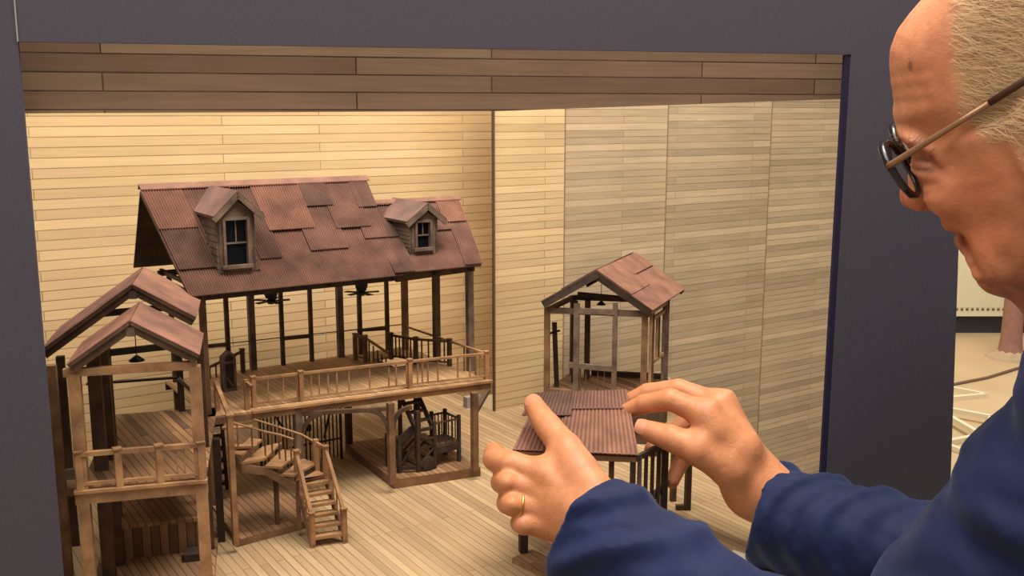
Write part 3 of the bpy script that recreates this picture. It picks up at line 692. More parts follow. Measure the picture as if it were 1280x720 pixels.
# ================================================================== left pavilion, two stepped roofs
pl_, pr_ = V(G(100, 613, .121)), V(G(257, 599, .121))
pu = (pr_ - pl_); pu.z = 0; PW_ = pu.length; pu.normalize(); pw = V((-pu.y, pu.x, 0))
base0 = V((pl_.x, pl_.y, Z0))
def L(a, c, z): return base0 + pu * a + pw * c + UP * z     # a along the front from the left post, c back, z up
def onL(x, y, c): return plane_hit(x, y, base0 + pw * c, pw)
def loc(p): d = p - base0; return d.dot(pu), d.dot(pw), p.z - Z0
pav = thing('model_pavilion', 'open wooden model pavilion with two stepped red gable roofs at the left edge', 'model building', L(PW_ / 2, .1, 0))
def pp(p, q, w, mat, name='post', h=None, parent=pav, up=None):
    b = MB(); b.beam(p, q, w, h or w, up or pw); return obj(name, b, mat, parent)
zb = loc(onL(170, 461.5, 0))[2]
ztopp = zb
aL, aR = .003, PW_ - .004
for a, wm in ((aL, 'woodlight'), (aR, 'woodlight')):
    pp(L(a, 0, 0), L(a, 0, ztopp), .0105, wm)
depth = loc(V(G(190, 515, .121)))[1]
pp(L(-.006, -.001, zb + .001), L(PW_ - .002, -.001, zb + .001), .006, 'woodlight', 'beam', .0075, up=UP)
# dark inner posts
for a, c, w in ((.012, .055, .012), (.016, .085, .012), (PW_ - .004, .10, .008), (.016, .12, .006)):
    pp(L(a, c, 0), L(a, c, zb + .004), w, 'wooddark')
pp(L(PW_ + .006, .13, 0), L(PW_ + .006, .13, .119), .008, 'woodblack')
# wide rear roof posts
a1 = loc(onL(62, 470, .03))
pp(L(a1[0] + .002, .03, 0), L(a1[0] + .002, .03, .236), .0085, 'wood')
a2 = loc(onL(78, 480, .16))
pp(L(a2[0], .16, 0), L(a2[0], .16, .214), .0080, 'wooddark')
# upper floor
b = MB(); b.prism([L(-.001, .002, .1175), L(PW_, .002, .1175), L(PW_ + .004, depth, .1175), L(-.001, depth, .1175)], (0, 0, .0035)); uf = obj('upper_floor', b, 'pavfloor', pav)
b = MB(); b.beam(L(-.004, -.002, .115), L(PW_ + .002, -.002, .115), .006, .0125); b.beam(L(-.004, -.004, .1215), L(PW_ + .002, -.004, .1215), .009, .003); obj('fascia', b, 'woodlight', uf)
b = MB(); b.beam(L(0, depth, .116), L(PW_, depth, .116), .005, .009); obj('fascia', b, 'wooddark', uf)
bx_ = [L(.001, -.004, .123), L(PW_ * .315, -.004, .123), L(PW_ * .64, -.004, .123), L(PW_ - .003, -.004, .123)]
railing(pav, bx_, .0345, [[.12], [], [.42, .6, .92]], name='front_railing', mat='woodlight', post=.0062, rail=.0042, bal=.0013)
b = MB(); b.beam(L(-.045, .05, .110), L(-.006, .05, .110), .045, .008); obj('side_landing', b, 'wood', pav)
b = MB(); b.beam(L(-.045, .028, .128), L(-.008, .028, .128), .004, .010); obj('side_panel', b, 'woodgrey', pav)
# lower floors with the step in the middle
st = loc(V(G(190, 653, .045))); st2 = .2
b = MB(); b.prism([L(.006, st[1], .041), L(PW_ - .008, st[1], .041), L(PW_ - .004, depth + .02, .041), L(.006, depth + .02, .041)], (0, 0, .004)); obj('lower_floor', b, 'pavfloor', pav)
M['pavface'] = planks('pavilion_riser_boards', (150, 114, 84), (100, 76, 60), (60, 44, 34), .0085, .3, UP, U, .0005)
b = MB(); b.prism([L(.006, st[1] + .003, .006), L(PW_ - .008, st[1] + .003, .006), L(PW_ - .008, st[1] + .003, .041), L(.006, st[1] + .003, .041)], pw * .003); obj('riser_wall', b, 'pavface', pav)
b = MB(); b.prism([L(-.004, -.002, 0), L(PW_ + .001, -.002, 0), L(PW_ + .004, depth + .02, 0), L(-.004, depth + .02, 0)], (0, 0, .006)); obj('ground_platform', b, 'pavfloor', pav)
b = MB(); b.beam(L(PW_ - .03, st[1] - .012, .010), L(PW_ - .010, st[1] - .012, .010), .02, .008); obj('dark_step', b, 'woodblack', pav)
# tie beams / rails inside
def tie(x0, y0, x1, y1, c, h, mat='woodblack', name='tie_beam'):
    b = MB(); b.beam(onL(x0, y0, c), onL(x1, y1, c), .005, h); obj(name, b, mat, pav)
tie(105, 444.5, 226, 431, .095, .0065); tie(108, 480, 226, 471.5, depth, .0024, 'iron', 'wire_rail'); tie(118, 393, 216, 383.5, .10, .0062)
for x, y0_, y1_ in ((222, 432, 520),):
    p, q_ = onL(x, y0_, depth - .004), onL(x + 6, y1_, depth - .004); p = V((q_.x, q_.y, p.z)); pp(q_, p, .007, 'woodblack')
b = MB(); b.beam(onL(223, 473, .11), onL(243, 492, .11), .0035, .0035); obj('brace', b, 'woodgrey', pav)
# roofs
def gable(front, back, cf, eaveL, eaveR, apexF, apexB, mats, label, thick=.0042):
    AF = onL(*apexF, cf); zf = AF.z
    d = ray(*apexB); AB = CAM + d * ((zf - CAMZ) / d.z)
    ab = AB - AF; ab.z = 0; ln = ab.dot(pw); AB = AF + pw * ln
    parts = None
    for e, mt in ((eaveL, mats[0]), (eaveR, mats[1])):
        E0 = onL(*e, cf); E1 = E0 + pw * ln
        n = (AF - E0).cross(pw).normalized(); n = n if n.z > 0 else -n
        b = MB(); b.prism([E0, AF, AB, E1], -n * .0026)
        if parts is None: parts = obj('gable_roof', b, 'wooddark', pav, label=label)
        else: obj('roof_underside', b, 'wooddark', parts)
        b = MB(); corrugated(b, [AF, AB, E1, E0], 0, 1, 0, 1.0, .0012, .0032, .0004); obj('roof_sheet', b, mt, parts)
        b = MB(); nn = .0075; b.beam(E0 - n * .0050 + pw * .004, AF - n * .0050 + pw * .004, .003, .0085, n); obj('rafter', b, 'wooddark', parts)
        b = MB(); b.beam(E1 - n * .0050 - pw * .004, AB - n * .0050 - pw * .004, .003, .0085, n); obj('rafter', b, 'woodblack', parts)
        b = MB(); b.beam(lerp(E0, AF, .06) - n * .004 + pw * .003, lerp(E1, AB, .06) - n * .004 - pw * .003, .006, .006); obj('purlin', b, 'wooddark', parts)
    b = MB(); b.beam(AF - UP * .010 + pw * .002, AB - UP * .010, .0075, .009); obj('ridge_beam', b, 'woodgrey', parts)
    return AF, AB
gf = gable(0, 0, -.010, (84, 457), (249, 444.5), (162, 402), (167, 379), ('rustred', 'rustred'), 'lower front gable roof')
c2 = loc(gf[1])[1] + .004
gr = gable(0, 0, c2, (50, 440), (245, 398), (165, 356.5), (168.5, 335), ('rust', 'rustred'), 'taller wider gable roof behind')
# pendant lamps
def pendant(top, bot, r, label):
    t = thing('pendant_lamp', label, 'lamp', bot, 'pendant lamps in the gables')
    b = MB(); b.tube([top, bot + UP * .004], .0005, 5); obj('cord', b, 'iron', t)
    b = MB(); b.lathe(bot, [(r, 0), (r * .98, .0008), (r * .45, .0042), (.0012, .0058)], 14); obj('lamp_shade', b, 'iron', t)
pb_ = onL(171, 451, .085); pendant(V((pb_.x, pb_.y, gf[0].z - .012)), pb_, .0078, 'tiny black pendant lamp hanging inside the left pavilion gable')

# ================================================================== gatehouse on the right
gz = .19
def dd(y, z): 
    ang = math.atan((y - 360) / FPX) + PITCH; return (H - z) / math.tan(ang)
gl = V(G(684, 387.5, gz)); grt = V(G(809, 392.5, gz))
gu = grt - gl; gu.z = 0; GWd = gu.length; gu.normalize(); gw = V((-gu.y, gu.x, 0))
g0 = V((gl.x, gl.y, Z0))
_rr = V(G(831, 378, gz)) - grt; gsk = V((_rr.x, _rr.y, 0)); gsk = gsk / gsk.dot(gw)
def K(a, c, z): return g0 + gu * a + gsk * c + UP * z
def onK(x, y, c): return plane_hit(x, y, g0 + gw * c, gw)
def lk(p): d = p - g0; return d.dot(gu), d.dot(gw), p.z - Z0
GD = .105; fz = lk(onK(720, 492, 0))[2]
gh = thing('model_gatehouse', 'small open wooden gatehouse with a rusty gabled roof standing behind the held porch', 'model building', K(GWd / 2, GD / 2, 0))
def gp(p, q, w, mat, name='post', h=None, up=None, parent=gh):
    b = MB(); b.beam(p, q, w, h or w, up or gw); return obj(name, b, mat, parent)
slab('podium', [K(-.006, -.006, 0), K(GWd + .004, -.006, 0), K(GWd + .004, GD + .004, 0), K(-.006, GD + .004, 0)], 0, fz, gh, 'pavfloor', 'wooddark')
gp(K(0, 0, fz), K(0, 0, gz + .003), .0078, 'wood'); gp(K(GWd - .003, 0, fz), K(GWd - .003, 0, gz + .003), .0085, 'wood'); gp(K(GWd + .0045, 0.004, fz), K(GWd + .0045, .004, gz), .004, 'woodlight')
gp(K(.0, GD, fz), K(.0, GD, gz + .003), .0078, 'wooddark'); gp(K(GWd, GD, fz), K(GWd, GD, gz + .003), .0082, 'woodgrey')
gp(K(.018, GD * .6, fz), K(.018, GD * .6, gz + .003), .0078, 'woodblack'); gp(K(.030, GD * .8, fz), K(.030, GD * .8, gz), .008, 'wooddark')
gp(K(-.003, -.001, gz), K(GWd + .003, -.001, gz), .005, 'woodgrey', 'tie_beam', .0085, UP)
gp(K(GWd, 0, gz), K(GWd, GD, gz), .005, 'woodlight', 'wall_plate', .007, UP); gp(K(0, 0, gz), K(0, GD, gz), .005, 'wooddark', 'wall_plate', .007, UP); gp(K(0, GD, gz), K(GWd, GD, gz), .005, 'woodblack', 'tie_beam', .007, UP)
gp(onK(722, 368, .05), onK(790, 374.5, .05), .005, 'woodblack', 'collar_tie', .0075, UP)
gp(K(0, -.002, fz + .003), K(GWd, -.002, fz + .003), .006, 'wood', 'sill_beam', .006, UP)
gp(K(.03, GD, fz + .004), K(GWd, GD, fz + .004), .005, 'woodblack', 'sill_beam', .009, UP)
# door frame and leaf standing in the front
j0 = lk(onK(720.5, 490, -.004)); j1 = lk(onK(768, 490, -.004)); zt_ = lk(onK(745, 389, -.004))[2]
fr = gp(K(j0[0], -.004, fz), K(j0[0], -.004, zt_ + .010), .0078, 'woodgrey', 'door_frame'); 
gp(K(j1[0], -.004, fz), K(j1[0], -.004, zt_ + .012), .0068, 'woodgrey', 'jamb', parent=fr)
gp(K(j0[0], -.006, zt_), K(j1[0], -.006, zt_), .004, 'woodgrey', 'head', .0078, UP, parent=fr)
zm_ = lk(onK(745, 459, -.004))[2]
gp(K(j0[0] - .010, -.006, zm_ + .002), K(j1[0], -.006, zm_ - .001), .004, 'woodgrey', 'mid_rail', .0075, UP, parent=fr)
for px in (726, 733, 748, 756):
    a = lk(onK(px, 475, -.004))[0]; gp(K(a, -.004, fz), K(a, -.004, zm_), .0018, 'wooddark', 'baluster', parent=fr)
# plank leaning inside
pa_, pb2 = onK(693, 403, .02), onK(696, 486, .03)
b = MB(); b.beam(pb2, pa_, .007, .003, gw); obj('leaning_plank', b, 'woodblack', gh)
b = MB(); b.beam(onK(686, 417, .02), onK(700, 413, .02), .002, .003); obj('bracket', b, 'iron', gh)
# window frame on the right side
def side(c, z): return K(GWd + .001, c, z)
zs0, zs1 = fz + .045, gz - .012
for c in (.030, .085): gp(side(c, fz), side(c, gz - .003), .0035, 'woodgrey', 'stud', up=gu)
b = MB()
b.beam(side(.03, zs1), side(.085, zs1), .004, .005); b.beam(side(.03, zs0), side(.085, zs0), .004, .005); b.beam(side(.05, zs0), side(.05, zs1), .004, .004, gu)
wf_ = obj('side_window', b, 'woodlight', gh); b = MB(); b.beam(side(.062, zs0 + .002), side(.062, zs1 - .002), .002, .016, gw); obj('shutter', b, 'woodblack', wf_)
# gatehouse roof
AF = onK(745, 339, -.012); EL = onK(676.5, 377.5, -.012); ER = onK(815.5, 388.5, -.012)
dR = ray(849, 361.5); ER1 = CAM + dR * ((ER.z - CAMZ) / dR.z); back = ER1 - ER; ln = back.dot(gw)
back = gsk * ln
groof = None
for E0, mt in ((EL, 'rustdark'), (ER, 'rustred')):
    n = (AF - E0).cross(back).normalized(); n = n if n.z > 0 else -n
    b = MB(); b.prism([E0, AF, AF + back, E0 + back], -n * .002)
    if groof is None: groof = obj('gable_roof', b, 'woodblack', gh)
    else: obj('roof_underside', b, 'woodblack', groof)
    for (s0_, s1_, t0q, t1q, lf2) in ((0, 1, 0, 1, .0012), (0, .5, 0, .62, .0026), (.45, 1.0, .0, .35, .0036)):
        b = MB(); corrugated(b, [AF, AF + back, E0 + back, E0], s0_, s1_, t0q, t1q, lf2, .0034, .0004); obj('roof_sheet', b, mt, groof)
    b = MB(); b.beam(E0 - n * .0058 + gw * .002, AF - n * .0058 + gw * .002, .0035, .0085, n); obj('rafter', b, 'woodblack', groof)
    b = MB(); b.beam(E0 + back - n * .0055 - gw * .004, AF + back - n * .0055 - gw * .004, .0035, .007, n); obj('rafter', b, 'woodblack', groof)
b = MB(); b.beam(AF - UP * .009 + gw * .002, AF - UP * .009 + back, .007, .009); obj('ridge_beam', b, 'woodgrey', groof)
pq = onK(751.5, 381, .05); pendant(V((pq.x, pq.y, AF.z - .012)), pq, .0068, 'tiny black pendant lamp hanging in the gatehouse gable')

# ================================================================== porch held by the man
zf_, zr_ = .122, .158
FL, FR = V(G(641, 562, zf_)), V(G(797, 569, zf_)); RL = V(G(673, 496, zr_)); _n = (FR - FL).cross(RL - FL); RR = plane_hit(783, 491.5, FL, _n)
pbase = G(700, 690)
porch = thing('porch_model', 'small wooden porch with a corrugated tin roof held between both hands of the man', 'model building', pbase)
b = MB(); n = (FR - FL).cross(RL - FL).normalized(); n = n if n.z > 0 else -n; PN = n
b.prism([FL, FR, RR, RL], -n * .0022); proof = obj('porch_roof', b, 'woodblack', porch)
QP = [RL, RR, FR, FL]
for (s0_, s1_, t0q, t1q, lf2, mt) in ((0, 1, 0, 1.01, .0008, 'rustred'), (-.06, .42, -.03, .42, .0044, 'rustdark'), (.42, 1.0, -.02, .30, .0040, 'rust'), (.36, 1.005, .27, 1.02, .0025, 'rustred')):
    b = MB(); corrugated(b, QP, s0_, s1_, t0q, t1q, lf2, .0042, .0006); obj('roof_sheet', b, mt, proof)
b = MB(); b.beam(lerp(FL, FR, .01) - n * .0055, lerp(FL, FR, .99) - n * .0055, .005, .0062); obj('eave_beam', b, 'wood', proof)
b = MB(); b.beam(RL - n * .005, RR - n * .005, .005, .006); obj('wall_plate', b, 'wooddark', proof)
for t in (.02, .34, .66, .98):
    b = MB(); b.beam(lerp(FL, FR, t) - n * .0048, lerp(RL, RR, t) - n * .0048, .004, .005); obj('rafter', b, 'wooddark', proof)
# base platform and posts
bpf = [G(636, 706), G(706, 735), G(905, 640), G(846, 600)]
def fl_(p, z=0): return V((p.x, p.y, Z0 + z))
B_l = G(640, 704); B_f = G(735, 748)
bvec = (B_f - B_l); bvec.z = 0; dep = V((-bvec.y, bvec.x, 0)).normalized(); 
plat = [B_l, B_l + bvec, B_l + bvec + dep * .03, B_l + dep * .03]
slab('porch_base', plat, 0, .006, porch, 'baseplank', 'woodlight')
def up_to_roof(p):                                       # height of the roof plane over p
    return FL.z - ((p.x - FL.x) * PN.x + (p.y - FL.y) * PN.y) / PN.z
def pst(p, z0, w, mat, top=None, name='post'):
    zt = (up_to_roof(p) - .006) if top is None else top
    b = MB(); b.beam(V((p.x, p.y, Z0 + z0)), V((p.x, p.y, zt)), w, w, PNRM); return obj(name, b, mat, porch)
p1 = G(654, 690, .006); p1 = V((p1.x, p1.y, Z0))
fk = lerp(FL, RL, .12); pst(V((p1.x, p1.y, 0)), .006, .0085, 'woodblack')
pm1 = lerp(FL, FR, .80); pm1 = lerp(pm1, lerp(RL, RR, .80), .12); pst(pm1, 0, .0045, 'wooddark')
for px, py in ((859, 637), (841, 626)):
    p = G(px, py); b = MB(); b.beam(p, V((p.x, p.y, Z0 + .062)), .0065, .0065, PNRM); obj('leg', b, 'wooddark', porch)
pr0, pr1 = G(859, 637), G(841, 626)
b = MB(); b.beam(V((pr0.x, pr0.y, Z0 + .060)), V((FR.x, FR.y, Z0 + .060)), .005, .006); obj('side_beam', b, 'wooddark', porch)
b = MB(); b.beam(V((pr0.x, pr0.y, Z0 + .004)) - V((.014, 0, 0)), V((pr0.x, pr0.y, Z0 + .004)), .006, .004); obj('foot', b, 'wooddark', porch)
# barred side wall below the right end of the roof
w0 = lerp(FR, RR, .04) - UP * .008; w1 = PD(832, 545, FR.y + .055)
b = MB(); w0g, w1g = V((w0.x - .004, w0.y, 0)), V((w1.x, w1.y, 0))
zt1 = w0.z; 
b.beam(V((w0g.x, w0g.y, zt1)), V((w1g.x, w1g.y, zt1)), .004, .006)
b2_ = MB(); b2_.beam(V((w0g.x, w0g.y, Z0 + .03)), V((w1g.x, w1g.y, Z0 + .03)), .004, .006)
sw = obj('barred_wall', b, 'woodblack', porch); obj('bottom_rail', b2_, 'woodblack', sw)
for i, w_ in enumerate((.005, .0035, .003, .003, .0035, .007)):
    p = lerp(w0g, w1g, i / 5); b = MB(); b.beam(V((p.x, p.y, Z0)), V((p.x, p.y, zt1)), w_, .004, PNRM); obj('bar', b, 'woodblack' if i != 1 else 'woodgrey', sw)
# white card on the stage between the sleeves
b = MB(); b.prism([G(880, 722), G(917, 690), G(950, 701), G(990, 712), G(985, 745)], (0, 0, .0025))
o = obj('paper_sheet', b, 'card'); tag(o, 'scrap of white card lying on the stage floor between the two sleeves', 'card')
# ================================================================== the man
def n3(v): return np.array((v[0], v[1], v[2]), dtype=np.float64)
def grid(lo, hi, h):
    lo = np.array(lo); n = np.ceil((np.array(hi) - lo) / h).astype(int) + 1
    ax = [lo[i] + h * np.arange(n[i]) for i in range(3)]
    X, Y, Z = np.meshgrid(*ax, indexing='ij'); return X, Y, Z, lo, h
def surface_net(F, lo, h):
    S = F < 0
    nx, ny, nz = F.shape
    cnt = np.zeros((nx - 1, ny - 1, nz - 1), np.int8)
    for i in (0, 1):
        for j in (0, 1):
            for k in (0, 1): cnt += S[i:nx - 1 + i, j:ny - 1 + j, k:nz - 1 + k]
    act = np.argwhere((cnt > 0) & (cnt < 8))
    idx = -np.ones(cnt.shape, np.int64); idx[tuple(act.T)] = np.arange(len(act))
    acc = np.zeros((len(act), 3)); num = np.zeros(len(act))
    offs = [(i, j, k) for i in (0, 1) for j in (0, 1) for k in (0, 1)]
    val = {o: F[act[:, 0] + o[0], act[:, 1] + o[1], act[:, 2] + o[2]] for o in offs}
    for o in offs:
        for a in range(3):
            if o[a] == 0:
                q = list(o); q[a] = 1; q = tuple(q); f0, f1 = val[o], val[q]
                m = (f0 < 0) != (f1 < 0); t = np.where(m, f0 / np.where(m, f0 - f1, 1), 0)
                p = np.array(o, float)[None, :].repeat(len(act), 0); p[:, a] += t
                acc[m] += p[m]; num[m] += 1
    verts = lo + h * (act + acc / num[:, None])
    faces = []
    for a in range(3):
        b_, c_ = (a + 1) % 3, (a + 2) % 3
        sl0 = [slice(None)] * 3; sl1 = [slice(None)] * 3; sl0[a] = slice(0, -1); sl1[a] = slice(1, None)
        ed = np.argwhere(S[tuple(sl0)] != S[tuple(sl1)])
        ok = (ed[:, b_] > 0) & (ed[:, c_] > 0) & (ed[:, b_] < F.shape[b_] - 1) & (ed[:, c_] < F.shape[c_] - 1); ed = ed[ok]
        def cell(db, dc):
            e = ed.copy(); e[:, b_] += db; e[:, c_] += dc; return idx[tuple(e.T)]
        q = np.stack([cell(-1, -1), cell(0, -1), cell(0, 0), cell(-1, 0)], 1)
        ins = S[tuple(ed.T)]
        q[~ins] = q[~ins][:, ::-1]; faces.append(q)
    faces = np.concatenate(faces); faces = faces[(faces >= 0).all(1)]
    return verts, faces
def smin(a, b, k):
    if k <= 0: return np.minimum(a, b)
    h = np.clip(.5 + .5 * (b - a) / k, 0, 1); return b + (a - b) * h - k * h * (1 - h)
def smax(a, b, k): return -smin(-a, -b, k)
def cone(X, a, b, ra, rb):
    a, b = n3(a), n3(b); ba = b - a; L = ba @ ba
    t = np.clip(((X[0] - a[0]) * ba[0] + (X[1] - a[1]) * ba[1] + (X[2] - a[2]) * ba[2]) / L, 0, 1)
    return np.sqrt((X[0] - a[0] - ba[0] * t) ** 2 + (X[1] - a[1] - ba[1] * t) ** 2 + (X[2] - a[2] - ba[2] * t) ** 2) - (ra + (rb - ra) * t)
def chain(X, pts, rs, k):
    d = None
    for i in range(len(pts) - 1):
        c = cone(X, pts[i], pts[i + 1], rs[i], rs[i + 1]); d = c if d is None else smin(d, c, k)
    return d
def ell(X, c, ax, r):                       # ellipsoid, ax = three unit axes
    c = n3(c); k = 0; 
    for a, rr in zip(ax, r):
        a = n3(a); k = k + (((X[0] - c[0]) * a[0] + (X[1] - c[1]) * a[1] + (X[2] - c[2]) * a[2]) / rr) ** 2
    k = np.sqrt(k); return (k - 1) * min(r)
def poly2d(a, b, pts):                      # signed distance to a closed polygon (negative inside)
    pts = np.array(pts); n = len(pts); d = np.full(a.shape, 1e9); s = np.ones(a.shape)
    for i in range(n):
        p, q = pts[i], pts[i - 1]; e = q - p; wx, wy = a - p[0], b - p[1]
        t = np.clip((wx * e[0] + wy * e[1]) / (e @ e), 0, 1); d = np.minimum(d, (wx - e[0] * t) ** 2 + (wy - e[1] * t) ** 2)
        c1 = b >= p[1]; c2 = b < q[1]; c3 = e[0] * wy > e[1] * wx
        s = np.where((c1 & c2 & c3) | (~c1 & ~c2 & ~c3), -s, s)
    return s * np.sqrt(d)
def line2d(a, b, pts):
    d = np.full(a.shape, 1e9); pts = np.array(pts)
    for p, q in zip(pts, pts[1:]):
        e = q - p; wx, wy = a - p[0], b - p[1]; t = np.clip((wx * e[0] + wy * e[1]) / (e @ e + 1e-12), 0, 1)
        d = np.minimum(d, (wx - e[0] * t) ** 2 + (wy - e[1] * t) ** 2)
    return np.sqrt(d)

# ---- head frame: Rh points to the man's right (away from the camera)
right, fwd, upc = V((1, 0, 0)), V((0, cp, -sp)), V((0, sp, cp))
Rh = (right * .478 + upc * .262 + fwd * .838).normalized()
HD = .74
HO = PD(1185, 200, HD)
E1 = (right - Rh * right.dot(Rh)).normalized(); E2 = Rh.cross(E1) * -1
if E2.dot(upc) < 0: E2 = -E2
def hp(x, y):
    p = plane_hit(x, y, HO, Rh) - HO; return (p.dot(E1), p.dot(E2))
def h3(x, y, c=0.0):                        # point whose picture position is (x, y), at lateral offset c from the sagittal plane
    return plane_hit(x, y, HO + Rh * c, Rh)
face_px = [(1112.5, 76), (1113.5, 60), (1123, 36), (1138, 16), (1152, 0), (1180, -28), (1222, -58), (1275, -80), (1330, -78), (1385, -52), (1420, -5), (1437, 55), (1438, 118), (1422, 175),
           (1400, 240), (1360, 320), (1310, 378), (1280, 372), (1264, 361.5), (1251, 362.5), (1238, 359.5), (1228, 350), (1223, 337), (1219, 326), (1206, 319), (1198, 308.5), (1195, 299.5), (1194, 293),
           (1190, 289), (1185, 286), (1177.5, 279), (1176, 270), (1170, 260), (1156, 236), (1143, 212), (1151, 200), (1148, 186), (1139, 171), (1126, 160), (1117, 150), (1115.5, 140), (1117, 124), (1115, 108), (1113, 96)]
nose_px = [(1150, 190), (1136, 208), (1127, 226), (1124, 241), (1125.5, 253), (1132, 259), (1143, 262), (1156, 258), (1168, 260), (1182, 262), (1180, 235), (1165, 205), (1152, 186)]
FP = [hp(*p) for p in face_px]; NP = [hp(*p) for p in nose_px]
up_face = V((0, 0, 0)) + E1 * (-.49) + E2 * (.87); up_face.normalize()
back_face = E1 * .87 + E2 * .49; back_face.normalize()
headc = h3(1268, 100)
h = .0018
cs = [headc + Rh * sx * .1 + E1 * ex + E2 * ey for sx in (-1, 1) for ex in (-.115, .12) for ey in (-.22, .14)]
lo = [min(c[i] for c in cs) for i in range(3)]; hi = [max(c[i] for c in cs) for i in range(3)]
X = grid(lo, hi, h); lo_, hh = X[3], X[4]
xx, yy, zz = X[0] - HO.x, X[1] - HO.y, X[2] - HO.z
def dotv(v): return xx * v.x + yy * v.y + zz * v.z
ha, hb_, hc = dotv(E1), dotv(E2), dotv(Rh)
ac = np.abs(hc)
# the sagittal relief is drawn once on a fine grid of the sagittal plane, then looked up
S2 = .0006; a0_, b0_ = ha.min() - .002, hb_.min() - .002
ga, gb = np.meshgrid(np.arange(a0_, ha.max() + .003, S2), np.arange(b0_, hb_.max() + .003, S2), indexing='ij')
fi, fj = (ha - a0_) / S2, (hb_ - b0_) / S2
ii, jj = fi.astype(np.int32), fj.astype(np.int32); fi -= ii; fj -= jj
def look(m2): return (m2[ii, jj] * (1 - fi) + m2[ii + 1, jj] * fi) * (1 - fj) + (m2[ii, jj + 1] * (1 - fi) + m2[ii + 1, jj + 1] * fi) * fj
# how far up the face (0 at the chin, 1 at the brow)
cx, cy = hp(1240, 358); fa = (ha - cx) * (-.49) + (hb_ - cy) * .87; ba_ = (ha - cx) * .87 + (hb_ - cy) * .49
d2 = look(poly2d(ga, gb, FP))
sk = np.clip((fa - .08) / .06, 0, 1)
curv = .040 + .030 * sk                     # rounder front at the brow than at the chin
half = .050 + .020 * np.clip(fa / .07, 0, 1) + .006 * sk - .012 * np.clip((.03 - fa) / .06, 0, 1)
F = d2 + ac ** 2 / (2 * curv) * np.exp(-np.clip(ba_ - .02, 0, 1) / .09) * .9
F = smax(F, ac - half, .022)
F = smax(F, ell(X, h3(1285, 80), (E1 * .87 + E2 * .49, Rh, E1 * -.49 + E2 * .87), (.112, .0775, .135)) + np.clip((.12 - fa) / .02, 0, 1) * -.05, .02)
# nose
dn = look(poly2d(ga, gb, NP))
wn = .0045 + .006 * np.clip(1 - (fa - .035) / .045, 0, 1)
Fn = smax(dn + ac ** 2 / (2 * .009) * .8, ac - wn - .0045, .006)
F = smin(F, Fn, .009)
for sgn in (-1, 1):
    F = smin(F, ell(X, h3(1153, 250, sgn * .0135), (E1, E2, Rh), (.0125, .0095, .0062)), .006)
    F = smax(F, -ell(X, h3(1147, 261, sgn * .007), (E1, E2, Rh), (.0055, .003, .0032)), .002)
# eye sockets, lids, brow, cheek, jowl
for sgn in (-1, 1):
    F = smax(F, -ell(X, h3(1141, 192, sgn * .036), (E1, E2, Rh), (.016, .014, .020)), .012)
    F = smin(F, ell(X, h3(1162, 201, sgn * .030), (E1, E2, Rh), (.0135, .0125, .0135)), .004)
    F = smin(F, ell(X, h3(1149, 171, sgn * .028), (E1, E2, Rh), (.010, .007, .018)), .010)
    F = smin(F, ell(X, h3(1198, 238, sgn * .045), (E1, E2, Rh), (.024, .022, .016)), .018)
    F = smin(F, ell(X, h3(1250, 318, sgn * .040), (E1, E2, Rh), (.022, .026, .018)), .018)
F = smin(F, ell(X, h3(1243, 344), (E1, E2, Rh), (.0115, .0105, .016)), .010)
# creases and lips as shallow relief, grouped by how far from the middle they start
RELIEF = {}
def relief(px, amp, wdt, lo_c=.006, hi_c=.09):
    m2 = amp * np.exp(-(line2d(ga, gb, [hp(*p) for p in px]) / wdt) ** 2)
    RELIEF[(lo_c, hi_c)] = RELIEF.get((lo_c, hi_c), 0) + m2
relief([(1163, 252), (1172, 262), (1190, 274), (1207, 283), (1218, 298), (1226, 318)], .0034, .0036)
relief([(1215, 290), (1226, 310), (1238, 332), (1246, 346)], .0024, .0032, .012)
relief([(1180, 288), (1192, 289), (1207, 289)], .0034, .0020, -.01, .03)
relief([(1184, 282), (1200, 284)], -.0018, .0030, -.01, .03)
relief([(1194, 300), (1208, 297)], -.0018, .0034, -.01, .03)
relief([(1146, 196), (1156, 199), (1168, 200), (1177, 198)], .0030, .0013, .012)
relief([(1150, 188), (1160, 187), (1174, 190), (1184, 196)], .0026, .0022, .012)
relief([(1150, 212), (1164, 217), (1180, 214)], .0024, .0026, .012)
relief([(1148, 220), (1166, 227), (1186, 222)], .0014, .0024, .012)
relief([(1185, 196), (1205, 190)], .0014, .0016, .012); relief([(1185, 202), (1206, 207)], .0014, .0016, .012); relief([(1184, 199), (1210, 199)], .0012, .0014, .012)
relief([(1128, 160), (1150, 166), (1172, 176)], -.0022, .0045, .012)
relief([(1250, 340), (1268, 352), (1290, 372)], .0035, .0050, .012)
relief([(1262, 300), (1280, 330), (1292, 360)], .0022, .0050, .012)
relief([(1232, 300), (1246, 320), (1256, 345)], .0012, .0028, .012)
for y_ in (95, 112, 128): relief([(1113, y_), (1140, y_ - 8), (1175, y_ - 14)], .0007, .0022, -.01)
for (l_, h_), m2 in RELIEF.items():
    F = F + look(m2) * np.clip((ac - l_) / .006, 0, 1) * np.clip((h_ - ac) / .006, 0, 1)
# ears
for sgn in (-1, 1):
    ec = h3(1302, 178, sgn * .074)
    e = ell(X, ec, (E1 * .95 + E2 * .3, E1 * -.3 + E2 * .95, Rh), (.017, .032, .008))
    e = smax(e, -ell(X, ec + Rh * sgn * .006 - E1 * .003, (E1 * .95 + E2 * .3, E1 * -.3 + E2 * .95, Rh), (.010, .021, .007)), .003)
    F = smin(F, e, .006)
# neck down into the collar
NB = PD(1425, 495, .74)
F = smin(F, cone(X, h3(1345, 220), NB, .056, .060), .03)
hv, hf = surface_net(F, lo_, hh)
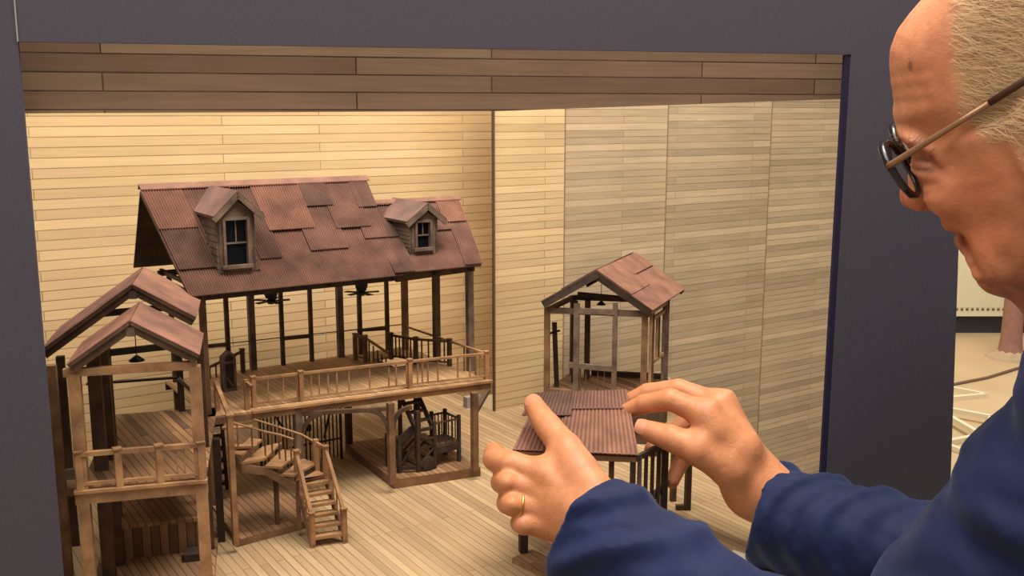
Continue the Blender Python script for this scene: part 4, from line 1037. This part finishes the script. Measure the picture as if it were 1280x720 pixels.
# ---- hands
def fingers(X, spec, k=.0028):
    d = None
    for pts, rs in spec:
        c = chain(X, pts, rs, k); d = c if d is None else np.minimum(d, c)
    return d
def bbox(pts, m):
    return [min(p[i] for p in pts) - m for i in range(3)], [max(p[i] for p in pts) + m for i in range(3)]
def make_hand(fing, palm, extra, carve, h=.0013, kf=.005):
    allp = [p for pts, rs in fing + palm + extra for p in pts]
    lo, hi = bbox(allp, .03); X = grid(lo, hi, h)
    d = None
    for pts, rs in palm:
        c = chain(X, pts, rs, .01); d = c if d is None else smin(d, c, .014)
    f = None
    for pts, rs in fing:
        c = chain(X, pts, rs, .0022); f = c if f is None else smin(f, c, .0012)
    d = smin(d, f, kf * 2.0)
    for pts, rs in extra: d = smin(d, chain(X, pts, rs, .004), .006)
    for pts, rs, k in carve: d = smax(d, -chain(X, pts, rs, .001), k)
    return surface_net(d, X[3], X[4])
Q = PD
# left hand (near arm): thumb over the roof, fingers curled under it, back of the hand to the camera
LW = Q(750, 648, .905)
l_idx = [Q(684, 594, .945), Q(640, 580, .955), Q(619, 574, .972), Q(618, 566, .990)]
l_mid = [Q(678, 617, .942), Q(634, 603, .940), Q(627, 603, .965), Q(645, 602, .985)]
l_rng = [Q(680, 638, .936), Q(640, 630, .928), Q(634, 629, .953), Q(654, 626, .970)]
l_pnk = [Q(688, 656, .930), Q(655, 655, .922), Q(650, 654, .945), Q(667, 651, .958)]
l_thb = [Q(742, 612, .915), Q(708, 562, .955), Q(685, 533, .985), Q(668, 508, 1.012)]
lfing = [(l_idx, [.0140, .0130, .0125, .0112]), (l_mid, [.0138, .0118, .0110, .0103]), (l_rng, [.0130, .0118, .0108, .0100]), (l_pnk, [.0120, .0105, .0096, .0090]),
         (l_thb, [.0190, .0160, .0138, .0112])]
lpalm = [([LW, l_idx[0]], [.026, .0165]), ([LW, l_mid[0]], [.026, .0165]), ([LW, l_rng[0]], [.026, .016]), ([Q(752, 664, .90), l_pnk[0]], [.024, .0145]), ([LW, Q(805, 688, .86)], [.028, .030]),
         ([l_thb[1], l_idx[0]], [.012, .012]), ([Q(722, 590, .935), Q(690, 612, .950)], [.017, .015])]
lextra = [([Q(640, 580, .9535), Q(638, 579, .955)], [.0128, .0128])]
lcarve = []
def tendon(a, b, off, r): return ([a + off, b + off], [r, r * .6])
def tend(a, b_, lift, r=.0042):                # a tendon standing just proud of the back of the hand
    a, b_ = a + lift, b_ + lift
    return ([a, lerp(a, b_, .5) , b_], [r, r * .95, r * .7])
lt = (CAM - l_mid[0]).normalized()
lextra = [tend(p_[0], LW, lt * k_, .0046) for p_, k_ in ((l_idx, .0145), (l_mid, .0145), (l_rng, .014))] + [([p_[1] + lt * .008, p_[1] + lt * .0085], [.0062, .0060]) for p_ in (l_mid, l_rng)]
lcarve = [([Q(700, 583, .93), Q(690, 600, .925)], [.003, .002], .004), ([Q(716, 600, .908), Q(700, 622, .905)], [.0022, .002], .003)]
lv, lf2 = make_hand(lfing, lpalm, lextra, [])
# right hand: fingertips on the roof, thumb below its edge, seen from the thumb side
RW = Q(944, 607, 1.0)
r_idx = [Q(884, 519, 1.000), Q(838, 499.5, 1.012), Q(806, 505, 1.030), Q(783, 514, 1.043)]
r_mid = [Q(902, 507, 1.025), Q(848, 487, 1.048), Q(810, 491, 1.062), Q(783, 503, 1.068)]
r_rng = [Q(905, 530, 1.050), Q(866, 520, 1.085), Q(838, 545, 1.075), Q(815, 562, 1.050)]
r_pnk = [Q(902, 552, 1.060), Q(868, 552, 1.090), Q(850, 580, 1.080), Q(840, 602, 1.065)]
r_thb = [Q(915, 585, .985), Q(872, 563, .985), Q(838, 547, .997), Q(805, 537, 1.012)]
rfing = [(r_idx, [.0138, .0118, .0105, .0088]), (r_mid, [.0138, .0118, .0106, .0090]), (r_rng, [.0130, .0112, .0102, .0088]), (r_pnk, [.0120, .0100, .0092, .0080]), (r_thb, [.0200, .0165, .0140, .0108])]
rpalm = [([RW, r_idx[0]], [.028, .0165]), ([RW, r_mid[0]], [.028, .0175]), ([RW, r_rng[0]], [.027, .016]), ([Q(945, 615, 1.01), r_pnk[0]], [.025, .0145]), ([RW, Q(1000, 645, .97)], [.031, .033]),
         ([r_thb[0], RW], [.0205, .0275]), ([Q(893, 538, .990), Q(878, 549, .988)], [.0135, .012]), ([Q(925, 560, .99), Q(905, 540, 1.0)], [.021, .018])]
rt_ = (UP * .75 + V((.45, 0, 0)) + (CAM - r_mid[0]).normalized() * .35).normalized()
rextra = [tend(p_[0], RW, rt_ * k_, .0046) for p_, k_ in ((r_idx, .0150), (r_mid, .0155), (r_rng, .0145))]
wc = [([Q(866, 541, .975), Q(878, 530, .972), Q(893, 524, .975)], [.0016, .002, .0016], .0025), ([Q(872, 548, .97), Q(884, 537, .968), Q(899, 532, .972)], [.0014, .0018, .0014], .0025), ([Q(880, 552, .968), Q(892, 543, .966)], [.0012, .0014], .0025)]
for pts_, rs_, k_ in wc: pass
rv, rf2 = make_hand(rfing, rpalm, rextra, wc)
# ---- torso, arms and legs (under the clothes)
SL, SR = PD(1468, 510, .62), PD(1425, 480, .93)          # shoulders
EL_, ER_ = PD(1096, 930, .70), PD(1292, 742, .88)         # elbows
CH, PV = V((.60, .80, 1.20)), V((.80, .78, .86))         # chest, pelvis
WL, WR = LW, RW
HLp, HRp = PV + V((-.02, -.09, -.03)), PV + V((-.02, .09, -.03))
KL, KR = V((.74, .68, .47)), V((.86, .90, .47)); AL, AR = V((.80, .66, .09)), V((.98, .92, .09))
body = [([SL, EL_], [.048, .040]), ([EL_, Q(805, 688, .86)], [.040, .030]), ([SR, ER_], [.048, .040]), ([ER_, Q(1000, 645, .97)], [.040, .033]),
        ([SL, CH], [.055, .09]), ([SR, CH], [.055, .09]), ([CH, PV], [.12, .12]), ([NB, CH], [.06, .09]), ([h3(1370, 300), NB], [.056, .06]),
        ([PV, HLp, KL, AL], [.10, .085, .058, .04]), ([PV, HRp, KR, AR], [.10, .085, .058, .04])]
lo, hi = bbox([p for pts, rs in body for p in pts], .16); Xb = grid(lo, hi, .009)
d = None
for pts, rs in body:
    c = chain(Xb, pts, rs, .02); d = c if d is None else smin(d, c, .02)
bv, bf2 = surface_net(d, Xb[3], Xb[4])

man = thing('person', 'balding grey haired man in round glasses and navy jacket leaning in to steady the porch', 'person', V((PV.x, PV.y, 0)))
MO = ORIG[man.name]
def npmesh(name, parts):
    vs, fs, o = [], [], 0
    for v_, f_ in parts: vs.append(v_); fs.append(f_ + o); o += len(v_)
    v_ = np.concatenate(vs) - np.array(MO)[None, :]; f_ = np.concatenate(fs)
    me = bpy.data.meshes.new(name); me.from_pydata(v_.tolist(), [], f_.tolist()); me.update()
    for p in me.polygons: p.use_smooth = True
    return me
def evaluated(me, mods):
    t = bpy.data.objects.new('tmp', me); C.objects.link(t)
    for typ, kw in mods:
        m = t.modifiers.new('m', typ)
        for k, v_ in kw.items(): setattr(m, k, v_)
    dg = bpy.context.evaluated_depsgraph_get(); r = bpy.data.meshes.new_from_object(t.evaluated_get(dg), depsgraph=dg)
    bpy.data.objects.remove(t); return r
bodyme = npmesh('body_raw', [(hv, hf), (lv, lf2), (rv, rf2), (bv, bf2)])
bodyme = evaluated(bodyme, [('REMESH', dict(mode='VOXEL', voxel_size=.0019, use_smooth_shade=True)), ('SMOOTH', dict(factor=.5, iterations=2))])
bodyme.name = 'body'
nv = len(bodyme.vertices); co_ = np.empty(nv * 3); bodyme.vertices.foreach_get('co', co_); co_ = co_.reshape(-1, 3) + np.array(MO)[None, :]
rel = co_ - n3(HO)[None, :]
pa2, pb2_, pc2 = rel @ n3(E1), rel @ n3(E2), rel @ n3(Rh)
inhead = (np.linalg.norm(co_ - n3(headc)[None, :], axis=1) < .24)
base_f, base_h = np.array(lin((196, 129, 95))[:3]), np.array(lin((190, 126, 88))[:3])
col = np.where(inhead[:, None], base_f, base_h)
def tint(px, wdt, c, amt, msk=None):
    global col
    dl = line2d(pa2, pb2_, [hp(*p) for p in px]); w_ = amt * np.exp(-(dl / wdt) ** 2) * inhead
    if msk is not None: w_ = w_ * msk
    col = col * (1 - w_[:, None]) + np.array(lin(c)[:3])[None, :] * w_[:, None]
near = np.abs(pc2) < .03
tint([(1184, 284), (1203, 286)], .0035, (150, 86, 74), .7, near); tint([(1195, 300), (1208, 296)], .0042, (158, 90, 76), .7, near)
tint([(1182, 288), (1207, 290)], .0016, (92, 52, 42), .8, near)
tint([(1150, 190), (1172, 196), (1182, 198)], .008, (150, 88, 66), .6); tint([(1146, 197), (1158, 200), (1175, 199)], .0014, (70, 44, 36), .8)
tint([(1130, 244), (1150, 250)], .010, (196, 106, 80), .6); tint([(1215, 240), (1235, 270)], .03, (206, 120, 84), .5)
tint([(1149, 76), (1151, 79)], .0016, (110, 58, 46), .8, pc2 < 0); tint([(1150, 72), (1152, 74)], .0012, (110, 58, 46), .7, pc2 < 0)
# hair region
hairline = [hp(*p) for p in ((1205, -60), (1203, 0), (1203, 40), (1208, 85), (1217, 128), (1240, 156), (1268, 150), (1284, 168), (1300, 200), (1330, 238), (1400, 262), (1500, 200), (1500, -140), (1250, -140))]
hd = poly2d(pa2, pb2_, hairline)
hairm = np.clip(.5 - hd / .012, 0, 1) * inhead
topbald = np.clip((pb2_ - .065 - .0 * pa2) / .02, 0, 1) * 0
col = col * (1 - .75 * hairm[:, None]) + np.array(lin((196, 160, 118))[:3])[None, :] * .75 * hairm[:, None]
at_ = bodyme.color_attributes.new('skin', 'FLOAT_COLOR', 'POINT')
at_.data.foreach_set('color', np.concatenate([col, np.ones((nv, 1))], 1).astype(np.float32).ravel())
m, nt, b_ = newmat('skin')
vc = N(nt, 'ShaderNodeVertexColor', layer_name='skin'); tcn = N(nt, 'ShaderNodeTexCoord')
n1 = N(nt, 'ShaderNodeTexNoise'); n1.inputs['Scale'].default_value = 70; n1.inputs['Detail'].default_value = 5; nt.links.new(tcn.outputs['Object'], n1.inputs['Vector'])
n2 = N(nt, 'ShaderNodeTexNoise'); n2.inputs['Scale'].default_value = 420; n2.inputs['Detail'].default_value = 3; nt.links.new(tcn.outputs['Object'], n2.inputs['Vector'])
k1 = mix(nt, n1.outputs['Fac'], (.72, .62, .56, 1), (1.22, 1.28, 1.3, 1))
nt.links.new(mix(nt, 1.0, vc.outputs['Color'], k1, 'MULTIPLY'), b_.inputs['Base Color'])
b_.inputs['Roughness'].default_value = .5; b_.inputs['Specular IOR Level'].default_value = .35
b_.inputs['Subsurface Weight'].default_value = .12; b_.inputs['Subsurface Radius'].default_value = (.006, .0025, .0012); b_.inputs['Subsurface Scale'].default_value = 1.0
bp = N(nt, 'ShaderNodeBump'); bp.inputs['Strength'].default_value = .26; bp.inputs['Distance'].default_value = .002
n5 = N(nt, 'ShaderNodeTexNoise'); n5.inputs['Scale'].default_value = 130; n5.inputs['Detail'].default_value = 6; n5.inputs['Distortion'].default_value = 1.2; nt.links.new(tcn.outputs['Object'], n5.inputs['Vector'])
ad = N(nt, 'ShaderNodeMath', operation='MULTIPLY_ADD'); ad.inputs[1].default_value = .35; nt.links.new(n2.outputs['Fac'], ad.inputs[0]); nt.links.new(n5.outputs['Fac'], ad.inputs[2])
nt.links.new(ad.outputs[0], bp.inputs['Height']); nt.links.new(bp.outputs['Normal'], b_.inputs['Normal'])
M['skin'] = m
bodyme.materials.clear(); bodyme.materials.append(m)
for p in bodyme.polygons: p.use_smooth = True
bo = bpy.data.objects.new('body', bodyme); C.objects.link(bo); bo.parent = man; ORIG[bo.name] = MO
# finger nails
def nail(tip, prev, toward, r, w, l):
    ax = (tip - prev).normalized(); nrm = (toward - ax * toward.dot(ax)).normalized(); s = ax.cross(nrm)
    b = MB(); vs = []; k, m2 = 7, 6
    for i in range(m2):
        for j in range(k):
            t = (i / (m2 - 1) - .5); a = (j / (k - 1) - .5) * 2
            ww = w * (1 - .35 * max(0, t) ** 2 * 4 * .5) * (1 - .25 * (2 * t) ** 4)
            ang = a * .95 * ww / w
            vs.append(tip + ax * (t * l + r * .15) + (nrm * math.cos(ang) + s * math.sin(ang)) * (r * (1.035 - .10 * max(0, t + .1) )))
    b.add(vs, [(i * k + j, i * k + j + 1, (i + 1) * k + j + 1, (i + 1) * k + j) for i in range(m2 - 1) for j in range(k - 1)])
    o = obj('finger_nail', b, 'nail', bo, smooth=True); return o
M['nail'] = simple('nail', (186, 124, 94), .5, 80, .05, spec=.3)
camd = lambda p: (CAM - p).normalized()
nail(l_thb[3], l_thb[2], camd(l_thb[3]) + UP * .9, .0112, 1, .012)
nail(r_thb[3], r_thb[2], camd(r_thb[3]) + UP * .5, .0108, 1, .012)
nail(r_idx[3], r_idx[2], UP + camd(r_idx[3]) * .1, .0088, 1, .010)
# gold ring on the left ring finger
rp = lerp(l_rng[0], l_rng[1], .80); rdir = (l_rng[1] - l_rng[0]).normalized()
b = MB(); e1_ = rdir.orthogonal().normalized(); e2_ = rdir.cross(e1_)
b.tube([rp + (e1_ * math.cos(a) + e2_ * math.sin(a)) * .0128 for a in [i * math.tau / 28 for i in range(29)]], .0014, 8)
M['gold'] = simple('gold', (214, 170, 96), .3, 50, .05, 1.0); obj('ring', b, 'gold', man, smooth=True, label='gold ring on the left hand')
# ---- hair: thin strands over the side and back of the head
nrm_ = np.empty(nv * 3); bodyme.vertices.foreach_get('normal', nrm_); nrm_ = nrm_.reshape(-1, 3)
cand = np.where((hairm > .15) & (pb2_ > -.12))[0]
rng = np.random.default_rng(3)
pick = rng.choice(cand, 20000, p=hairm[cand] / hairm[cand].sum())
b = MB(); vs, fs = [], []
flow = n3((back_face * .75 - up_face * .55).normalized())
for i in pick:
    p = co_[i] + rng.normal(0, .0012, 3); nn = nrm_[i]
    t = flow - nn * (flow @ nn) + rng.normal(0, .22, 3); t -= nn * (t @ nn); t /= np.linalg.norm(t) + 1e-9
    s = np.cross(nn, t); L_ = rng.uniform(.008, .020) * (.5 + .5 * hairm[i]); w_ = .00020
    o = len(vs); k = 4
    cur = rng.normal(0, .25)
    for j in range(k):
        f = j / (k - 1); c = p + t * L_ * f + nn * (.0003 + .0030 * f * (1 - .6 * f)) + s * cur * L_ * f * f
        ww = w_ * (1 - .75 * f); vs.append(c - s * ww); vs.append(c + s * ww)
    for j in range(k - 1): fs.append((o + 2 * j, o + 2 * j + 1, o + 2 * j + 3, o + 2 * j + 2))
me = bpy.data.meshes.new('hair'); me.from_pydata((np.array(vs) - np.array(MO)).tolist(), [], fs); me.update()
M['hair'] = simple('grey_blond_hair', (206, 176, 136), .55, 160, .3)
me.materials.append(M['hair']); ho = bpy.data.objects.new('hair', me); C.objects.link(ho); ho.parent = man; ORIG[ho.name] = MO
# eyebrows
b = MB(); vs, fs = [], []
for sgn in (-1, 1):
    browm = np.exp(-(line2d(pa2, pb2_, [hp(*p) for p in ((1133, 163), (1150, 170), (1170, 184))]) / .004) ** 2) * (np.sign(pc2) == sgn) * (np.abs(pc2) > .012) * inhead
    cb = np.where(browm > .3)[0]; vs, fs = [], []
    if len(cb) == 0: continue
    for i in rng.choice(cb, 170):
        p, nn = co_[i], nrm_[i]; t = n3(back_face * .9 + up_face * .1) + rng.normal(0, .3, 3); t -= nn * (t @ nn); t /= np.linalg.norm(t); s = np.cross(nn, t); o = len(vs)
        for j in range(3):
            f = j / 2; c = p + t * .008 * f + nn * (.0004 + .003 * f); ww = .0002 * (1 - .7 * f); vs += [c - s * ww, c + s * ww]
        for j in range(2): fs.append((o + 2 * j, o + 2 * j + 1, o + 2 * j + 3, o + 2 * j + 2))
    me = bpy.data.meshes.new('eyebrow'); me.from_pydata((np.array(vs) - np.array(MO)).tolist(), [], fs); me.update(); me.materials.append(M.setdefault('brow', simple('brow_hair', (150, 112, 82), .6, 160, .2)))
    eo = bpy.data.objects.new('eyebrow', me); C.objects.link(eo); eo.parent = man
# ---- eyeglasses
M['frame'] = simple('black_acetate', (24, 21, 22), .25, 50, .1, spec=.6)
M['temple'] = simple('copper_temple', (150, 112, 84), .35, 50, .1, .4)
M['tip'] = simple('brown_temple_tip', (74, 46, 36), .4, 50, .2)
m, nt, b_ = newmat('lens'); b_.inputs['Base Color'].default_value = (1, 1, 1, 1); b_.inputs['Roughness'].default_value = .02; b_.inputs['Transmission Weight'].default_value = 1.0; b_.inputs['IOR'].default_value = 1.05
tcn = N(nt, 'ShaderNodeTexCoord'); nzn = N(nt, 'ShaderNodeTexNoise'); nt.links.new(tcn.outputs['Object'], nzn.inputs['Vector']); nt.links.new(mix(nt, nzn.outputs['Fac'], (.9, .92, .95, 1), (.97, .98, 1, 1)), b_.inputs['Base Color'])
M['lens'] = m
nc = h3(1125.5, 212, -.034)
Lh = (E1 * .60 + E2 * -.80).normalized()              # down the lens
NRM = Rh.cross(Lh).normalized()
glasses = None
def rim(c, wdir, name, parent):
    pts = []
    for i in range(41):
        a = i * math.tau / 40; ca, sa = math.cos(a), math.sin(a)
        pts.append(c + wdir * (.0235 * abs(ca) ** .86 * (1 if ca > 0 else -1)) + Lh * (.0215 * abs(sa) ** .86 * (1 if sa > 0 else -1)))
    b = MB(); b.tube(pts, [.0027 + .0009 * max(0, -math.sin(i * math.tau / 40)) for i in range(41)], 8, cap=False)
    o = obj(name, b, 'frame', parent, smooth=True)
    b = MB(); b.add([c] + pts[:-1], [(0, i + 1, (i + 1) % 40 + 1) for i in range(40)]); ln_ = obj('lens', b, 'lens', o, smooth=True)
    return o
wr = (Rh * .985 + NRM * 0.0).normalized()
gl_ = thing('tmpg', '', '', MO); del gl_['label']; del gl_['category']; gl_.name = 'eyeglasses'; gl_.parent = man; gl_.location = (0, 0, 0); ORIG[gl_.name] = MO
nearc = nc; farc = nc + Rh * .066 - Lh * .006
rim(nearc, wr, 'rim', gl_); fr_ = rim(farc, wr, 'rim', gl_); M['glint'] = simple('bright_lens', (226, 218, 204), .12, 60, .04, 0, spec=.9); [c_ for c_ in fr_.children if c_.name.startswith('lens')][0].data.materials[0] = M['glint']  # far lens coloured whitish, a painted stand-in for reflected light
b = MB(); out = -NRM if (-NRM).dot(back_face) < 0 else NRM
b.tube([nearc + wr * .022 - Lh * .006, nearc + wr * .028 - Lh * .010 + out * .003, farc - wr * .028 - Lh * .010 + out * .003, farc - wr * .022 - Lh * .006], .0018, 8); obj('bridge', b, 'frame', gl_, smooth=True)
for c0, sgn in ((nearc, -1), (farc, 1)):
    hinge = c0 + Rh * sgn * .0235 - Lh * .008
    lat = (hinge - HO).dot(Rh)
    e = h3(1281, 101, -.079) if sgn < 0 else h3(1281, 101, -.079) + Rh * .158
    if sgn < 0: hinge_px = hinge
    knee = lerp(hinge, e, .04) + Rh * sgn * .003
    b = MB(); b.tube([hinge, knee, lerp(knee, e, .5), lerp(knee, e, .76)], [.0028, .0025, .0022, .0022], 8); t_ = obj('temple', b, 'temple', gl_, smooth=True)
    e2 = e + (e - knee).normalized() * .03; e3 = e2 + E1 * .012 - E2 * .028
    b = MB(); b.tube([lerp(knee, e, .75), e, e2, e3], [.0024, .0026, .0026, .0026], 8); obj('temple_tip', b, 'tip', t_, smooth=True)

# ---- clothes
M['navy'] = None
m, nt, b_ = newmat('navy_cloth')
tcn = N(nt, 'ShaderNodeTexCoord'); n1 = N(nt, 'ShaderNodeTexNoise'); n1.inputs['Scale'].default_value = 14; n1.inputs['Detail'].default_value = 6; nt.links.new(tcn.outputs['Object'], n1.inputs['Vector'])
n2 = N(nt, 'ShaderNodeTexNoise'); n2.inputs['Scale'].default_value = 900; nt.links.new(tcn.outputs['Object'], n2.inputs['Vector'])
nt.links.new(mix(nt, n1.outputs['Fac'], lin((8, 16, 43)), lin((17, 32, 77))), b_.inputs['Base Color']); b_.inputs['Roughness'].default_value = .75; b_.inputs['Specular IOR Level'].default_value = .25
b_.inputs['Sheen Weight'].default_value = .12; b_.inputs['Sheen Tint'].default_value = (.5, .6, .9, 1)
bp = N(nt, 'ShaderNodeBump'); bp.inputs['Strength'].default_value = .2; bp.inputs['Distance'].default_value = .0006; nt.links.new(n2.outputs['Fac'], bp.inputs['Height']); nt.links.new(bp.outputs['Normal'], b_.inputs['Normal'])
M['navy'] = m
CLc = PD(733, 662, .895); CRc = PD(945, 640, .995)            # cuff centres
jk = [([CLc, EL_], [.059, .070]), ([EL_, SL], [.072, .082]), ([CRc, ER_], [.054, .062]), ([ER_, SR], [.064, .074]),
      ([SL, CH], [.080, .125]), ([SR, CH], [.074, .125]), ([CH, PV], [.155, .155]), ([NB, CH], [.066, .12])]
lo, hi = bbox([p for pts, rs in jk for p in pts], .19); Xj = grid(lo, hi, .0042)
d = None
for pts, rs in jk:
    c = chain(Xj, pts, rs, .02); d = c if d is None else smin(d, c, .022)
def wr_noise(amp, ax_, f1, ph):              # folds running across a limb
    a = n3(ax_); s = Xj[0] * a[0] + Xj[1] * a[1] + Xj[2] * a[2]; return s
# folds
def limb_folds(a, b, r, amp, n_, skew, ph):
    global d
    a_, b2 = n3(a), n3(b); ba = b2 - a_; L_ = np.linalg.norm(ba); u_ = ba / L_
    e = np.cross(u_, [0, 0, 1]); e /= np.linalg.norm(e); g = np.cross(u_, e)
    qx, qy, qz = Xj[0] - a_[0], Xj[1] - a_[1], Xj[2] - a_[2]
    t = qx * u_[0] + qy * u_[1] + qz * u_[2]; y1 = qx * e[0] + qy * e[1] + qz * e[2]; y2 = qx * g[0] + qy * g[1] + qz * g[2]
    rad = np.sqrt(y1 ** 2 + y2 ** 2); ang = np.arctan2(y2, y1)
    m_ = np.clip((t + .02) / .03, 0, 1) * np.clip((L_ + .03 - t) / .05, 0, 1) * np.clip((r * 1.9 - rad) / (.4 * r), 0, 1)
    ph_ = t * n_ * math.tau / L_ + skew * np.sin(ang + ph) + 1.3 * np.sin(2 * ang + ph * 2) + .8 * np.sin(t * 31 + ang)
    d = d + m_ * amp * (np.sin(ph_) * (.55 + .45 * np.sin(ang * 1.0 + ph * 3 + t * 9)) + .4 * np.sin(ph_ * 2.1 + 1.7 * np.cos(ang + 1)))
limb_folds(CLc, EL_, .066, .0052, 3.4, 2.4, .6); limb_folds(EL_, SL, .082, .0050, 3.4, 2.0, 2.1)
limb_folds(CRc, ER_, .056, .0054, 4.2, 2.2, 1.4); limb_folds(ER_, SR, .072, .0048, 3.2, 2.0, .3)
limb_folds(CH, PV, .155, .0050, 3.0, 2.5, .9)
# finer creases all over the cloth
cr = np.sin(Xj[0] * 62 + 2.2 * np.sin(Xj[2] * 41 + Xj[1] * 23)) * np.sin(Xj[2] * 57 - Xj[1] * 44 + 1.9 * np.sin(Xj[0] * 37))
d = d - .0017 * (1 - np.abs(cr)) ** 3 + .0008 * np.sin(Xj[0] * 130 + Xj[1] * 90 + 2 * np.sin(Xj[2] * 80))
# cut the cuffs open
def cut(c, nrm, depth, rin, a0, a1):
    global d
    n_ = n3(nrm.normalized()); c_ = n3(c)
    pl = (Xj[0] - c_[0]) * n_[0] + (Xj[1] - c_[1]) * n_[1] + (Xj[2] - c_[2]) * n_[2]
    loc_ = np.sqrt((Xj[0] - c_[0]) ** 2 + (Xj[1] - c_[1]) ** 2 + (Xj[2] - c_[2]) ** 2) < .13
    d = np.where(loc_, smax(d, pl, .004), d)
    d = smax(d, -cone(Xj, a0, a1, rin, rin), .004)
la = (CLc - EL_).normalized(); ra_ = (CRc - ER_).normalized()
def cutplane(p1, p2, dirv):                  # plane holding p1-p2 and the viewing direction there
    mid = lerp(p1, p2, .5); n_ = (p2 - p1).cross(mid - CAM).normalized()
    return mid, (n_ if n_.dot(dirv) > 0 else -n_)
c1, n1_ = CLc, la
c2_, n2_ = cutplane(PD(964, 566, .995), PD(930, 700, .995), ra_); n2_ = (n2_ * .8 + ra_ * .4).normalized()
cut(c1, n1_, .03, .048, c1 + la * .05, c1 - la * .030); cut(c2_, n2_, .03, .042, c2_ + ra_ * .05, c2_ - ra_ * .030)
# neck opening
nd = (h3(1345, 220) - NB).normalized()
d = smax(d, -cone(Xj, NB - nd * .02, NB + nd * .12, .056, .075), .006)
jv, jf = surface_net(d, Xj[3], Xj[4])
jme = npmesh('jacket', [(jv, jf)]); jme = evaluated(jme, [('SMOOTH', dict(factor=.5, iterations=2)), ('SUBSURF', dict(levels=1))]); jme.name = 'jacket'
jme.materials.clear(); jme.materials.append(M['navy'])
for p in jme.polygons: p.use_smooth = True
jo = bpy.data.objects.new('jacket', jme); C.objects.link(jo); jo.parent = man; ORIG[jo.name] = MO; jo['label'] = 'navy blue cotton jacket'
# collar and dark scarf edge at the throat
b = MB(); ring = []
e1_ = nd.orthogonal().normalized(); e2_ = nd.cross(e1_)
for k_, (r_, z_) in enumerate(((.072, -.01), (.071, .03), (.074, .045), (.080, .02), (.084, -.02))):
    ring.append([NB + nd * z_ + (e1_ * math.cos(a) + e2_ * math.sin(a)) * r_ for a in [i * math.tau / 40 for i in range(40)]])
vs = [p for r_ in ring for p in r_]; fs = [(i * 40 + k_, i * 40 + (k_ + 1) % 40, (i + 1) * 40 + (k_ + 1) % 40, (i + 1) * 40 + k_) for i in range(4) for k_ in range(40)]
b.add(vs, fs); obj('collar', b, 'navy', jo, smooth=True)
# trousers and shoes
tr_ = [([PV + V((0, 0, .05)), PV], [.16, .15]), ([HLp, KL, AL + UP * -.0], [.115, .082, .068]), ([HRp, KR, AR], [.115, .082, .068]), ([HLp, HRp], [.13, .13])]
lo, hi = bbox([p for pts, rs in tr_ for p in pts], .18); lo[2] = .03; Xt = grid(lo, hi, .011)
d = None
for pts, rs in tr_:
    c = chain(Xt, pts, rs, .02); d = c if d is None else smin(d, c, .03)
d = smax(d, .05 - Xt[2], .005)
tv, tf = surface_net(d, Xt[3], Xt[4]); tme = npmesh('trousers', [(tv, tf)]); M['trouser'] = simple('charcoal_trousers', (52, 50, 56), .8, 30, .15); tme.materials.append(M['trouser'])
to = bpy.data.objects.new('trousers', tme); C.objects.link(to); to.parent = man
for a_ in (AL, AR):
    f_ = a_ + V((-.17, -.02, -.045)); a0 = V((a_.x + .03, a_.y, .045)); Xs = grid(*bbox([a0, f_], .09), .006)
    d = smin(cone(Xs, a0, V((f_.x, f_.y, .038)), .043, .038), cone(Xs, a_, a0, .045, .045), .02); d = smax(d, .001 - Xs[2], .003)
    sv, sf = surface_net(d, Xs[3], Xs[4]); sme = npmesh('shoe', [(sv, sf)]); M.setdefault('leather', simple('dark_leather', (40, 32, 28), .45, 30, .15)); sme.materials.append(M['leather'])
    so = bpy.data.objects.new('shoe', sme); C.objects.link(so); so.parent = man
# ================================================================== camera, light
cam = bpy.data.cameras.new('camera'); co = bpy.data.objects.new('camera', cam); C.objects.link(co)
cam.sensor_width = 36; cam.lens = 36 * FPX / 1280; cam.clip_start = .01; cam.clip_end = 50
co.location = CAM; co.rotation_euler = (math.pi / 2 - PITCH, 0, 0); SC.camera = co
SC.view_settings.view_transform = 'Standard'; SC.view_settings.look = 'None'
wd = bpy.data.worlds.new('world'); SC.world = wd; wd.use_nodes = True
bg = wd.node_tree.nodes['Background']; bg.inputs[0].default_value = (1.0, .91, .79, 1); bg.inputs[1].default_value = .34
def area(name, loc, tgt, size, power, col, sy=None):
    l = bpy.data.lights.new(name, 'AREA'); l.energy = power; l.color = col; l.size = size
    if sy: l.shape = 'RECTANGLE'; l.size_y = sy
    o = bpy.data.objects.new(name, l); C.objects.link(o); o.location = loc
    o.rotation_euler = (V(tgt) - V(loc)).to_track_quat('-Z', 'Y').to_euler(); return o
area('key_lamp', (.28, .98, 2.5), (-.05, 1.25, 1.0), .6, 33, (1, .92, .79))
area('front_fill', (-.4, .3, 2.9), (0, 1.1, 1.0), 1.5, 50, (1, .93, .82))  # unseen fill added to brighten the portal front and the man
area('room_panel', (2.2, 4.6, 2.9), (1.8, 5.2, 0), 1.8, 75, (1, .92, .78))
